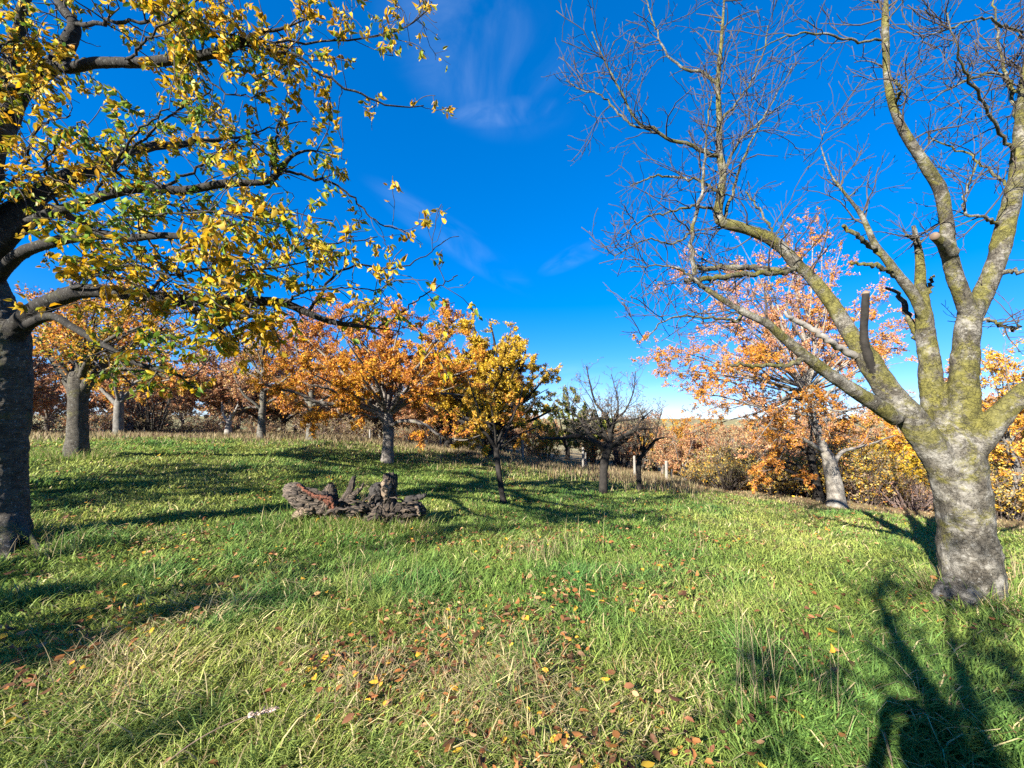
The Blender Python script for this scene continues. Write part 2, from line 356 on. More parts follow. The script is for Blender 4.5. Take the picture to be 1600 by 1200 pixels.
    nt.links.new(pb.outputs[0], o.inputs[0]); return m
M_bark_bare = bare_bark()
M_bark_trunk = bark_mat("grey_brown_trunk_bark", (.022,.019,.015), (.10,.09,.072), (.10,.095,.03), (.55,.66), .5, 90, 1.0, 13, None, .02, (.17,.175,.16))
M_bark_dark = bark_mat("dark_cherry_bark", (.006,.005,.004), (.026,.023,.019), (.05,.048,.018), (.56,.68), .5, 60, .9, 11, None, .02, (.09,.094,.086))
M_bark_mid = bark_mat("grey_cherry_bark", (.035,.032,.027), (.15,.142,.12), (.12,.12,.045), (.56,.7), .6, 40, .8, 8)
M_bark_pale = bark_mat("pale_oak_bark", (.07,.06,.05), (.27,.25,.215), (.16,.16,.08), (.6,.7), bump=1.0, nscale=12)
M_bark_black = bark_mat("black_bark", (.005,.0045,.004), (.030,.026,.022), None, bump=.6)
M_bark_grey = bark_mat("grey_bark", (.05,.046,.042), (.17,.16,.14), None, bump=.7)
M_bark_oak = bark_mat("oak_bark", (.035,.03,.025), (.19,.17,.145), (.12,.12,.06), (.6,.7), bump=1.0, nscale=12)
M_twig_bare = bark_mat("bare_twig", (.026,.020,.017), (.082,.066,.056), (.10,.09,.03), (.6,.7), bump=.1)
M_twig_dark = bark_mat("dark_twig", (.025,.02,.018), (.075,.065,.06), None, bump=.1)
M_twig_red = bark_mat("brown_twig", (.08,.055,.05), (.19,.14,.12), None, bump=.1)
M_dead_wood = bark_mat("bleached_wood", (.12,.11,.095), (.26,.24,.215), None, bump=.5)
M_cut = bark_mat("sawn_end", (.08,.055,.04), (.20,.15,.105), None, bump=.3)

# ------------------------------------------------------------------ ground
def make_ground():
    rs = np.concatenate([np.linspace(0, 24, 161)[1:], np.geomspace(24.3, 9000, 90)]); na = 720
    az = np.linspace(-np.pi, np.pi, na, endpoint=False); RR, AA = np.meshgrid(rs, az, indexing='ij')
    x = (RR * np.sin(AA)).ravel(); y = (RR * np.cos(AA)).ravel(); z = H(x, y)
    rr = np.hypot(x, y); z += np.where(rr < 40, (n2(x, y, 1.3, 1) - .5) * .10 + (n2(x, y, .45, 2) - .5) * .16, 0) * np.clip(rr / 1.5, 0, 1)
    v = np.concatenate([[[0, 0, H1(0, 0)]], np.stack([x, y, z], 1)])
    i = np.arange(len(rs) - 1)[:, None]; j = np.arange(na)[None]; j2 = (j + 1) % na
    q = np.stack([1 + i * na + j, 1 + (i + 1) * na + j, 1 + (i + 1) * na + j2, 1 + i * na + j2], -1).reshape(-1, 4)[:, ::-1]
    jj = np.arange(na); t3 = np.stack([np.zeros(na, int), 1 + (jj + 1) % na, 1 + jj], -1)
    azv = np.arctan2(v[:, 0], v[:, 1]); rv = np.hypot(v[:, 0], v[:, 1])
    e = np.clip((rv - edge_r(azv) + (n2(v[:, 0], v[:, 1], .8, 9) - .5) * 1.5) / 1.2, 0, 1)[:, None]
    m, nt, o = mat("meadow_soil")
    tcn = nd(nt, "ShaderNodeTexCoord").outputs["Object"]; a = nd(nt, "ShaderNodeVertexColor", layer_name="tint")
    n1 = noise(nt, tcn, 2.2, 6, .65); n3 = noise(nt, tcn, 45, 4, .7); n4 = noise(nt, tcn, .012, 5, .6)
    g = ramp(nt, n1, [(.3, (.04, .065, .014)), (.55, (.065, .09, .02)), (.75, (.11, .105, .035))]); g = mixc(nt, ramp(nt, n3, [(.4, W3(0)), (.65, W3(.7))]), g, (.03, .03, .014))
    d = ramp(nt, n3, [(.3, (.14, .10, .05)), (.7, (.30, .23, .12))])
    far = ramp(nt, n4, [(.35, (.10, .12, .04)), (.5, (.27, .24, .12)), (.62, (.12, .07, .03)), (.75, (.05, .06, .03))])
    sep = nd(nt, "ShaderNodeSeparateColor", {0: a.outputs[0]})
    col = mixc(nt, sep.outputs[0], g, d); col = mixc(nt, sep.outputs[1], col, far)
    bp = nd(nt, "ShaderNodeBump", {"Strength": .5, "Distance": .03, "Height": n3})
    pb = nd(nt, "ShaderNodeBsdfPrincipled", {"Base Color": col, "Roughness": .95, "Normal": bp.outputs[0]}); pb.inputs["Specular IOR Level"].default_value = .1
    nt.links.new(pb.outputs[0], o.inputs[0])
    fr = np.clip((rv - 45) / 40, 0, 1)[:, None]
    return kind(mesh_obj("ground", v, [q, t3], m, cols=np.concatenate([e, fr, np.zeros_like(e)], 1)), 'structure')
make_ground()

def Hg(x, y):
    r = np.hypot(x, y); return H(x, y) + ((n2(x, y, 1.3, 1) - .5) * .10 + (n2(x, y, .45, 2) - .5) * .16) * np.clip(r / 1.5, 0, 1)

# ------------------------------------------------------------------ grass
def blades(x, y, Ln, wd, cols, lean_dir, lean, seg=3, z0=None):
    M = len(x); z = Hg(x, y) if z0 is None else z0; base = np.stack([x, y, z - .01], 1)
    dirv = np.stack([np.cos(lean_dir), np.sin(lean_dir), np.zeros(M)], 1)
    sd = lean_dir + np.pi / 2 + rng.normal(0, .6, M); side = np.stack([np.cos(sd), np.sin(sd), np.zeros(M)], 1)
    ts = np.linspace(0, 1, seg + 1); rows = []
    for k, t in enumerate(ts):
        hor = lean * (t ** 1.7) * .95; ver = t * np.sqrt(np.clip(1 - (lean * .95 * t ** .8) ** 2, .06, 1)) 
        c = base + dirv * (hor * Ln)[:, None]; c[:, 2] += ver * Ln
        if k < seg:
            hw = wd * .5 * (1 - t ** 2 * .75); rows += [c - side * hw[:, None], c + side * hw[:, None]]
        else: rows.append(c)
    k = 2 * seg + 1; V = np.stack(rows, 1).reshape(-1, 3); off = (np.arange(M) * k)[:, None, None]
    q = np.array([(2 * i, 2 * i + 1, 2 * i + 3, 2 * i + 2) for i in range(seg - 1)]); t3 = np.array([(2 * seg - 2, 2 * seg - 1, 2 * seg)])
    grad = np.repeat(np.array([.8 if kk < 2 else 1.0 for kk in range(k)])[None], M, 0).reshape(-1, 1)
    fs = [(t3[None] + off).reshape(-1, 3)]
    if len(q): fs.append((q[None] + off).reshape(-1, 4))
    return V, fs, np.repeat(cols, k, 0)
def merge(parts):
    V = []; f3 = []; f4 = []; c = []; n = 0
    for v, fs, co in parts:
        for f in fs: (f3 if f.shape[1] == 3 else f4).append(f + n)
        V.append(v); c.append(co); n += len(v)
    return np.concatenate(V), [np.concatenate(f) for f in (f3, f4) if f], np.concatenate(c)
STRAW = [(-.1, 2.55, .8), (-.75, 2.5, .45), (.35, 2.2, .5), (.9, 2.4, .35), (-1.35, 2.7, .35), (-2.1, 2.4, .5), (-.5, 3.3, .35), (.2, 5.2, .35), (1.1, 3.2, .3), (4.0, 3.6, .45), (-2.4, 3.2, .3), (-4.2, 5.0, .3)]
def straw_field(x, y):
    s = np.zeros_like(x)
    for a, b, r in STRAW: s = np.maximum(s, np.exp(-((x - a) ** 2 + (y - b) ** 2) / r ** 2))
    return s
def make_grass():
    NB = 620000
    u = rng.random(NB); ex = .45; r = (1.1 ** ex + u * (24.0 ** ex - 1.1 ** ex)) ** (1 / ex)
    az = np.radians(rng.uniform(-66, 66, NB)); nb2 = int(NB * .05); az[:nb2] = rng.uniform(-np.pi, np.pi, nb2)
    x = r * np.sin(az); y = r * np.cos(az); e = edge_r(az) + (n2(x, y, .8, 9) - .5) * 2
    clump = n2(x, y, 2.6, 11, 3); keep = (r < e) & (rng.random(NB) < .22 + clump * 1.25); x, y, r, az, clump = (q[keep] for q in (x, y, r, az, clump)); M = len(x)
    swirl = (n2(x, y, .9, 4, 2) * 4 + n2(x, y, 2.8, 5, 2) * 2.4) * np.pi + rng.normal(0, 1.5, M)
    lush = np.clip((n2(x, y, 1.5, 61, 3) - .5) * 5, 0, 1) * np.clip((n2(x, y, .35, 62, 2) - .3) * 3, .2, 1); Ln = rng.triangular(.04, .08, .19, M) * (.5 + clump * .7 + .75 * lush) * np.interp(r, [1, 4, 12, 24], [1, 1, .8, .75]); lean = np.clip(rng.normal(.86, .15, M), .2, 1.02)
    wd = rng.uniform(.0034, .0072, M) * np.interp(r, [1, 3, 8, 16, 24], [1, 1.25, 2.6, 5.0, 7.5])
    patch = n2(x, y, .55, 21, 3); fine = n2(x, y, 3.2, 22, 2); sf = straw_field(x, y)
    base = np.array([.165, .258, .052]); yel = np.array([.310, .345, .085]); deep = np.array([.100, .205, .055]); straw = np.array([.54, .45, .23]); brn = np.array([.24, .15, .07])
    k = np.clip((patch - .35) * 2.4 + rng.normal(0, .22, M) + np.interp(r, [2, 8, 16], [.02, .2, .5]), 0, 1)[:, None]; c = base * (1 - k) + yel * k
    k2 = np.clip((fine - .5) * 2.2 + rng.normal(0, .2, M), 0, .8)[:, None]; c = c * (1 - k2) + deep * k2
    lk = (lush * rng.uniform(.3, 1, M))[:, None]; c = c * (1 - lk) + np.array([.085, .205, .055]) * lk
    pst = np.clip(.03 + .18 * sf ** 2 + np.clip(patch - .55, 0, 1) * .2, 0, .65); st = rng.random(M) < pst; c[st] = straw * rng.uniform(.55, 1.25, (st.sum(), 1))
    bs = rng.random(M) < .02 + .06 * sf; c[bs] = brn * rng.uniform(.6, 1.5, (bs.sum(), 1))
    c = c * rng.uniform(.75, 1.3, (M, 1)); lean = np.where(st, np.clip(lean + .2, 0, 1), lean); Ln = np.where(st, Ln * 1.35, Ln)
    for fx, fy, fr in ((4.22, 3.72, .42), (-5.72, 4.55, .5), (-2.45, 6.3, .9), (-1.9, 6.25, .6), (-8.9, 8.4, .5)):
        n_ = 900; a_ = rng.uniform(0, 6.28, n_); d_ = fr * rng.uniform(.6, 1.35, n_); x = np.concatenate([x, fx + d_ * np.cos(a_)]); y = np.concatenate([y, fy + d_ * np.sin(a_) * .8]); r = np.concatenate([r, np.full(n_, math.hypot(fx, fy))])
        Ln = np.concatenate([Ln, rng.uniform(.12, .30, n_)]); wd = np.concatenate([wd, rng.uniform(.004, .008, n_)]); swirl = np.concatenate([swirl, a_ + rng.normal(0, .9, n_)]); lean = np.concatenate([lean, np.clip(rng.normal(.6, .2, n_), .1, 1)])
        cc = np.where(rng.random((n_, 1)) < .3, straw * .9, base) * rng.uniform(.7, 1.2, (n_, 1)); c = np.concatenate([c, cc])
    near = r < 7
    parts = [blades(x[near], y[near], Ln[near], wd[near], c[near], swirl[near], lean[near], 3), blades(x[~near], y[~near], Ln[~near], wd[~near], c[~near], swirl[~near], lean[~near], 2)]
    V, fs, co = merge(parts); o = mesh_obj("grass", V, fs, M_grass, cols=co); kind(o, 'stuff')
    # tall pale dead grass beyond the edge of the mown meadow
    NB = 42000; az = np.radians(rng.uniform(-66, 62, NB)); e = edge_r(az); r = e + rng.uniform(-.6, 1, NB) ** 1 * rng.uniform(0, 9, NB) + rng.normal(0, .25, NB)
    x = r * np.sin(az); y = r * np.cos(az); M = NB
    hf = np.interp(np.degrees(az), [-60, -5, 5, 22, 26, 60], [.3, .3, .38, .4, .10, .06]) * (.4 + n2(x, y, .7, 31))
    c = np.array([.38, .30, .17]) * rng.uniform(.45, 1.2, (M, 1)) * np.array([1, 1, 1]); g = rng.random(M) < .22; c[g] = np.array([.16, .17, .06]) * rng.uniform(.6, 1.2, (g.sum(), 1)); b = rng.random(M) < .2; c[b] = np.array([.16, .09, .06])
    V, fs, co = blades(x, y, hf * rng.uniform(.4, 1, M), np.full(M, .02), c, rng.uniform(0, 6.28, M), np.clip(rng.normal(.4, .2, M), .05, .95), 2)
    o = mesh_obj("dead_grass", V, fs, M_grass, cols=co); kind(o, 'stuff'); o['label'] = "tall pale dead grass along the far edge of the green meadow"; o['category'] = "grass"
make_grass()
def make_litter():
    NB = 42000; ex = .7; u = rng.random(NB); r = (1.4 ** ex + u * (17 ** ex - 1.4 ** ex)) ** (1 / ex); az = np.radians(rng.uniform(-62, 60, NB)); x = r * np.sin(az); y = r * np.cos(az)
    cl = n2(x, y, 1.1, 41, 3); keep = rng.random(NB) < np.clip((cl - .46) * 5, .02, 1) * np.clip(.75 + straw_field(x, y) * .25, 0, 1.2) * np.where((x > 1.6) & (y < 4), .35, 1) * np.interp(r, [1, 5, 9], [1, .75, .5]); x, y, r = x[keep], y[keep], r[keep]; M = len(x)
    pos = np.stack([x, y, Hg(x, y) + rng.uniform(.03, .10, M)], 1); th = rng.uniform(0, 6.28, M); D = np.stack([np.cos(th), np.sin(th), rng.normal(0, .12, M)], 1)
    c = pick_cols(M, [(.15,.065,.028),(.28,.12,.04),(.22,.10,.05),(.48,.28,.03),(.34,.20,.10),(.08,.04,.022)], [5, 5, 3, 2, 2, 4], .3)
    sz = rng.triangular(.022, .04, .072, M) * np.interp(r, [1, 6, 14], [1, 1.05, 1.2])
    D = norm(D); up = np.array([[0, 0, 1.]]) + rng.normal(0, .35, (M, 3)); S = norm(np.cross(up, D)); Nn = np.cross(D, S); k = len(LEAF_BIG_V); cl = rng.normal(0.6, 1.6, M)[:, None]; wv = rng.uniform(.8, 1.3, M)[:, None]
    V = pos[:, None] + sz[:, None, None] * (LEAF_BIG_V[None, :, :1] * D[:, None] + (LEAF_BIG_V[None, :, 1] * wv)[..., None] * S[:, None] + (LEAF_BIG_V[None, :, 2] * cl)[..., None] * Nn[:, None])
    off = (np.arange(M) * k)[:, None, None]
    o = mesh_obj("fallen_leaves", V.reshape(-1, 3), [(LEAF_BIG_F3[None] + off).reshape(-1, 3), (LEAF_BIG_F4[None] + off).reshape(-1, 4)], M_dead, cols=np.repeat(c, k, 0)); kind(o, 'stuff')
    o['label'] = "brown and yellow fallen leaves scattered through the grass"; o['category'] = "leaves"
make_litter()

# ------------------------------------------------------------------ welded trunk and limbs: one skin, cut into trunk and limb parts
def welded(chains, names, mats, root, base, voxel=.014, lump=.10, flare=None):
    """chains: list of (pts, rad). One voxel skin over all of them, split by the nearest chain into parts"""
    tb = Tubes(); cen = []; cid = []; cs = []; cr = []; tgs = []
    for k, (p, r) in enumerate(chains):
        n = max(8, int(np.linalg.norm(np.diff(p, axis=0), axis=1).sum() / .05)); q, rr = resample(p, r, n)
        if k == 0 and flare: h = np.linalg.norm(q - q[0], axis=1); rr = rr * (1 + flare * np.exp(-h / .16))
        v0 = tb.n; tb.add(q, rr, 18, True, lump, 3.0)
        cen.append(q); tgs.append(norm(np.gradient(q, axis=0))); cid += [k] * n; cs.append(np.linspace(0, np.linalg.norm(np.diff(q, axis=0), axis=1).sum(), n)); cr.append(rr)
        # close the start
        tb.v.append(q[:1]); tb.uv.append(q[:1] * 0); ci = tb.n; tb.n += 1; j = np.arange(18); tb.f3.append(np.stack([v0 + (j + 1) % 18, v0 + j, np.full(18, ci)], -1))
    o = tb.build("wood_skin", None, None, base)
    md = o.modifiers.new("r", 'REMESH'); md.mode = 'VOXEL'; md.voxel_size = voxel; md.use_smooth_shade = True
    ms = o.modifiers.new("s", 'SMOOTH'); ms.factor = .5; ms.iterations = 4
    dg = bpy.context.evaluated_depsgraph_get(); ev = o.evaluated_get(dg); me = bpy.data.meshes.new_from_object(ev)
    bpy.data.objects.remove(o, do_unlink=True)
    nv = len(me.vertices); co = np.empty(nv * 3, np.float32); me.vertices.foreach_get("co", co); co = co.reshape(-1, 3)
    no = np.empty(nv * 3, np.float32); me.vertex_normals.foreach_get("vector", no); no = no.reshape(-1, 3)
    nf = len(me.polygons); li = np.empty(len(me.loops), np.int32); me.loops.foreach_get("vertex_index", li); lt = np.empty(nf, np.int32); me.polygons.foreach_get("loop_total", lt); ls = np.empty(nf, np.int32); me.polygons.foreach_get("loop_start", ls)
    cen = np.concatenate(cen) - base; cid = np.array(cid); cs = np.concatenate(cs); cr = np.concatenate(cr)
    near = np.empty(nv, int)
    for s in range(0, nv, 4000):
        d = np.linalg.norm(co[s:s + 4000, None] - cen[None], axis=-1) - cr[None] * .98; near[s:s + 4000] = d.argmin(1)
    vid = cid[near]; co = co + no * ((fbm(co * 9 + 5, 3) - .5) * .030 + (fbm(co * 30, 2) - .5) * .010)[:, None] * np.clip(cr[near] / .12, .25, 1.3)[:, None]
    tg = np.concatenate(tgs)[near]; uv = co - cen[near]; pr = (uv * tg).sum(1); uv = uv - tg * pr[:, None]; uvv = np.stack([uv[:, 0], uv[:, 1], cs[near] + pr + vid * 3.7], 1)
    quads = lt == 4; parts = {}
    fid = vid[li[ls]]
    F4 = li[(ls[quads][:, None] + np.arange(4))]; fq = fid[quads]; F3 = li[(ls[lt == 3][:, None] + np.arange(3))]; ft = fid[lt == 3]
    for k in range(len(chains)):
        a = F4[fq == k]; b = F3[ft == k]
        if len(a) + len(b) == 0: continue
        used = np.unique(np.concatenate([a.ravel(), b.ravel()])); mp = np.full(nv, -1); mp[used] = np.arange(len(used))
        ob = mesh_obj(names[k], co[used], [mp[a], mp[b]], mats[k], root if k == 0 else trunk, None, uv=uvv[used])
        if k == 0: trunk = ob
        # keep the skin's own normals so that no seam shows
        nn = no[used]; ob.data.normals_split_custom_set_from_vertices([tuple(t) for t in nn]) if False else None
    bpy.data.meshes.remove(me)
    return trunk

# ------------------------------------------------------------------ the big bare tree
def bare_tree():
    Y0 = 3.75; base = P(1518, 934, Y0); base[2] = H1(base[0], base[1]) + .0
    root = thing("bare_tree", "big leafless tree with yellow green lichen on its thick grey forked trunk", "tree", base)
    tr = limb_px([(1528,990,Y0,128),(1520,930,Y0,116),(1512,860,Y0,106),(1504,780,Y0,100),(1495,720,Y0,100),(1490,680,Y0,88),(1480,640,Y0+.02,62)])
    A = limb_px([(1496,800,Y0,64),(1480,742,Y0,70),(1450,690,Y0,64),(1408,635,Y0+.02,56),(1385,606,Y0+.05,50),(1362,572,Y0+.08,46),(1342,540,Y0+.1,38),(1322,512,Y0+.15,31),(1303,480,Y0+.2,28),(1283,452,Y0+.22,26),(1262,428,Y0+.25,24),(1240,408,Y0+.25,24),(1226,392,Y0+.25,22),(1200,372,Y0+.25,21),(1166,358,Y0+.25,21),(1128,347,Y0+.25,20),(1122,332,Y0+.25,18),(1126,300,Y0+.27,16),(1130,270,Y0+.3,15),(1124,240,Y0+.32,14),(1124,190,Y0+.35,12),(1122,130,Y0+.4,11),(1127,65,Y0+.45,8),(1131,10,Y0+.5,6),(1135,-60,Y0+.5,4)])
    A2 = limb_px([(1400,655,Y0,36),(1362,628,Y0-.08,32),(1302,589,Y0-.15,26),(1258,556,Y0-.2,22),(1222,526,Y0-.22,19),(1199,506,Y0-.25,17),(1161,487,Y0-.25,14),(1124,465,Y0-.25,11),(1101,450,Y0-.25,9),(1080,430,Y0-.25,6)])
    B = limb_px([(1470,720,Y0+.1,50),(1462,660,Y0+.1,50),(1456,600,Y0+.12,47),(1450,550,Y0+.15,42),(1444,505,Y0+.18,38),(1440,470,Y0+.2,30),(1438,440,Y0+.2,22),(1437,405,Y0+.2,18),(1432,375,Y0+.2,14),(1427,352,Y0+.2,10)])
    B1 = limb_px([(1446,500,Y0+.15,26),(1428,462,Y0+.12,24),(1405,432,Y0+.1,20),(1384,404,Y0+.1,17),(1366,380,Y0+.1,14),(1355,355,Y0+.1,12),(1344,333,Y0+.1,10),(1320,302,Y0+.1,7),(1300,276,Y0+.1,6),(1288,246,Y0+.1,5),(1283,222,Y0+.1,3),(1292,190,Y0+.1,2)])
    Cc = limb_px([(1495,730,Y0-.02,60),(1502,670,Y0-.03,62),(1506,600,Y0-.05,58),(1509,545,Y0-.05,52),(1514,495,Y0-.05,50),(1520,470,Y0-.05,44)])
    C1 = limb_px([(1516,500,Y0-.05,38),(1503,462,Y0-.1,36),(1490,425,Y0-.12,33),(1482,385,Y0-.15,29),(1478,340,Y0-.18,27),(1468,295,Y0-.2,26),(1442,252,Y0-.22,23),(1415,210,Y0-.25,20),(1396,168,Y0-.25,17),(1386,120,Y0-.25,15),(1384,70,Y0-.25,15),(1383,35,Y0-.25,17),(1384,5,Y0-.25,11),(1389,-60,Y0-.25,9)])
    C2 = limb_px([(1518,500,Y0-.02,40),(1540,450,Y0,42),(1558,405,Y0,40),(1572,350,Y0,38),(1585,295,Y0,36),(1594,220,Y0,30),(1598,160,Y0,27),(1608,90,Y0,22),(1620,10,Y0,18),(1640,-80,Y0,12)])
    D = limb_px([(1490,745,Y0-.05,50),(1530,690,Y0-.12,56),(1558,655,Y0-.2,52),(1600,615,Y0-.3,48),(1660,570,Y0-.4,42),(1740,520,Y0-.5,34),(1840,440,Y0-.6,26),(1930,330,Y0-.7,14)])
    S = limb_px([(1370,596,Y0+.05,20),(1357,560,Y0+.02,18),(1350,524,Y0-.01,16),(1351,492,Y0-.05,15),(1353,458,Y0-.05,15)])
    K = limb_px([(1485,396,Y0-.16,36),(1472,380,Y0-.25,24),(1460,369,Y0-.3,21)])
    U = limb_px([(1520,880,Y0,60),(1540,872,Y0-.08,58),(1556,868,Y0-.12,40),(1566,866,Y0-.14,22)]); V_ = limb_px([(1520,900,Y0,60),(1548,925,Y0-.1,44),(1568,946,Y0-.2,26),(1580,962,Y0-.3,12)]); V2 = limb_px([(1510,900,Y0,60),(1480,925,Y0-.1,44),(1462,946,Y0-.2,26),(1450,960,Y0-.28,12)]); V3 = limb_px([(1515,905,Y0,50),(1515,938,Y0-.22,40),(1512,956,Y0-.3,24),(1508,972,Y0-.4,10)])
    chains = [tr, A, A2, B, B1, Cc, C1, C2, D, S, K, U, V_, V2, V3]
    names = ["trunk"] + ["limb"] * 8 + ["sawn_limb", "sawn_limb", "burr", "buttress_root", "buttress_root", "buttress_root"]
    trunk = welded(chains, names, [M_bark_bare] * 9 + [M_bark_black] + [M_bark_bare] * 5, root, base, .0125, .10, .22)  # sawn limb wears black bark: its shade is put into the colour
    # sawn faces
    def disc(p, d, r):
        tb = Tubes(); d = norm(np.array(d, float)); tb.add(np.array([p - d * .01, p + d * .012]), np.array([r, r * .96]), 14, True, .1, 20); return tb.build("sawn_end", M_cut, trunk, base)
    disc(S[0][-1], S[0][-1] - S[0][-2], S[1][-1] * .95); disc(K[0][-1], K[0][-1] - K[0][-2], K[1][-1] * .95)
    # broken stubs and side limbs, each a part
    side = [[(1242,418,Y0+.25,12),(1222,425,Y0+.2,12),(1180,427,Y0+.15,11),(1130,432,Y0+.1,11),(1070,438,Y0+.05,10)],
            [(1228,420,Y0+.22,12),(1190,419,Y0+.3,13),(1140,417,Y0+.3,11),(1085,421,Y0+.3,9)],
            [(1255,560,Y0-.2,13),(1232,571,Y0-.2,9),(1200,571,Y0-.25,8),(1142,570,Y0-.3,6)],
            [(1335,556,Y0+.1,18),(1310,542,Y0+.05,14),(1285,526,Y0,13),(1262,510,Y0,12),(1240,498,Y0,10),(1226,487,Y0,6)],
            [(1388,408,Y0+.1,10),(1370,392,Y0+.1,10),(1345,372,Y0,10),(1318,353,Y0,9)],
            [(1400,432,Y0+.1,10),(1382,420,Y0+.02,11),(1360,413,Y0,9),(1331,410,Y0,6)],
            [(1446,470,Y0+.2,14),(1452,448,Y0+.15,9),(1460,430,Y0+.1,5)],
            [(1448,560,Y0+.2,14),(1430,520,Y0+.3,14),(1414,480,Y0+.35,12),(1400,455,Y0+.35,8),(1385,450,Y0+.35,5)],
            [(1560,352,Y0,10),(1535,338,Y0-.1,8),(1512,335,Y0-.1,7),(1507,315,Y0-.1,6),(1516,282,Y0-.1,5),(1530,250,Y0-.1,3)],
            [(1556,428,Y0,14),(1580,424,Y0-.1,12),(1620,420,Y0-.2,10),(1700,400,Y0-.3,6)],
            [(1535,500,Y0-.05,9),(1560,507,Y0-.1,8),(1588,512,Y0-.1,7),(1592,495,Y0-.1,3)],
            [(1436,392,Y0+.2,10),(1428,372,Y0+.15,8),(1416,368,Y0+.1,5)],
            [(1085,430,Y0+.05,9),(1082,395,Y0+.05,9),(1083,362,Y0+.08,8),(1093,322,Y0+.1,7),(1099,270,Y0+.1,6),(1104,215,Y0+.1,4),(1112,150,Y0+.1,2)],
            [(1122,243,Y0+.3,9),(1095,235,Y0+.25,8),(1060,220,Y0+.2,7),(1020,205,Y0+.15,6),(992,186,Y0+.1,5),(975,155,Y0+.05,4),(945,95,Y0,3),(925,50,Y0,2)],
            [(1122,130,Y0+.4,8),(1095,113,Y0+.4,6),(1065,106,Y0+.4,5),(1040,80,Y0+.45,4),(1025,45,Y0+.45,3),(1010,0,Y0+.5,2)],
            [(1028,208,Y0+.15,4),(980,190,Y0+.2,4),(940,150,Y0+.25,3),(905,140,Y0+.3,2),(884,125,Y0+.3,1.5)],
            [(1160,490,Y0-.25,6),(1148,499,Y0-.25,6),(1110,496,Y0-.25,5),(1071,495,Y0-.3,4),(1037,502,Y0-.3,3),(1007,532,Y0-.35,2)],
            [(1101,450,Y0-.25,6),(1085,438,Y0-.3,5),(1060,420,Y0-.35,4),(1030,415,Y0-.35,3),(985,418,Y0-.4,2)],
            [(1384,62,Y0-.25,6),(1330,63,Y0-.3,5),(1265,52,Y0-.35,4),(1225,58,Y0-.4,3),(1180,80,Y0-.4,2)],
            [(1396,165,Y0-.25,6),(1408,140,Y0-.4,5),(1398,125,Y0-.4,4)],
            [(1225,395,Y0+.25,5),(1205,360,Y0+.35,5),(1185,325,Y0+.4,4),(1165,300,Y0+.5,3)],
            [(1130,345,Y0+.3,8),(1145,300,Y0+.35,6),(1160,250,Y0+.4,5),(1190,190,Y0+.4,3),(1240,100,Y0+.4,2)],
            [(1128,270,Y0+.3,6),(1160,215,Y0+.2,5),(1200,180,Y0+.1,3),(1240,150,Y0,2)],
            [(1590,250,Y0,10),(1560,200,Y0-.2,8),(1530,150,Y0-.4,7),(1500,90,Y0-.6,5),(1480,20,Y0-.7,3)],
            [(1594,200,Y0,10),(1575,130,Y0+.2,8),(1560,60,Y0+.3,6),(1550,-20,Y0+.4,3)],
            [(1598,160,Y0,8),(1560,115,Y0+.1,6),(1500,130,Y0,5),(1450,160,Y0,3)],
            [(1585,300,Y0,8),(1550,270,Y0+.3,6),(1510,240,Y0+.4,5),(1450,215,Y0+.5,3)],
            [(1610,60,Y0,8),(1570,40,Y0-.3,6),(1530,30,Y0-.5,5),(1440,60,Y0-.6,3)],
            [(1120,330,Y0+.25,6),(1090,320,Y0+.2,5),(1050,330,Y0+.15,4),(1010,340,Y0+.1,3),(970,370,Y0,2)],
            [(1083,362,Y0+.08,5),(1050,380,Y0+.1,4),(1010,375,Y0+.1,3),(960,400,Y0+.1,2)],
            [(1126,300,Y0+.27,6),(1080,280,Y0+.4,5),(1030,275,Y0+.5,4),(985,290,Y0+.5,2)],
            [(1124,190,Y0+.35,6),(1160,150,Y0+.45,4),(1190,90,Y0+.5,3),(1200,40,Y0+.5,2)]]
    P_, R_ = [], []
    for k, rows in enumerate(side):
        p, r = limb_px(rows); q, rr = resample(p, r, 26, .006); P_.append(q); R_.append(rr)
        if k == 0: q0 = (q, rr)
        tb = Tubes(); tb.add(q, rr, 9, True, .09, 9); o = tb.build("limb" if k not in (2, 3, 4, 5, 6, 7) else "broken_limb", M_bark_bare if k not in (3,) else M_dead_wood, trunk, base)
    main = [resample(p[3:], r[3:], 26) for p, r in (A, A2, B1, C1, C2, D)]
    Lp = np.array([m[0] for m in main] + [P_[i] for i in range(len(side)) if i not in (2, 3, 4, 5, 6, 7)]); Lr = np.array([m[1] for m in main] + [R_[i] for i in range(len(side)) if i not in (2, 3, 4, 5, 6, 7)])
    a, ar = grow(Lp, Lr, 10.5, .25, .85, 35, 80, 6, .2, .12, .2, 1.0, .5, .008, .35, lt=.3, tip=True)
    b, br = grow(a, ar, 9.5, .12, .40, 30, 70, 5, .2, .12, .1, 1.0, .65, .005, .4)
    c, cr = grow(b, br, 7.0, .05, .18, 30, 70, 3, .2, .2, .15, 1.0, .8, .003, .6)
    tb = Tubes(); tb.add(a, np.maximum(ar, .0036), 5); tb.add(b, np.maximum(br, .0026), 4); tb.add(c, np.maximum(cr, .0020), 3, False)
    o = tb.build("twigs", M_twig_bare, root, base)
    # buds at the twig ends
    t, d, _ = along(b, 2600, .9, 1.0); V, fs, co = leaf_mesh(t, d + .1, rng.uniform(.008, .016, len(t)), np.full((len(t), 3), .1), False); mesh_obj("buds", V, fs, M_twig_red, root, base)
    return root
bare = bare_tree()

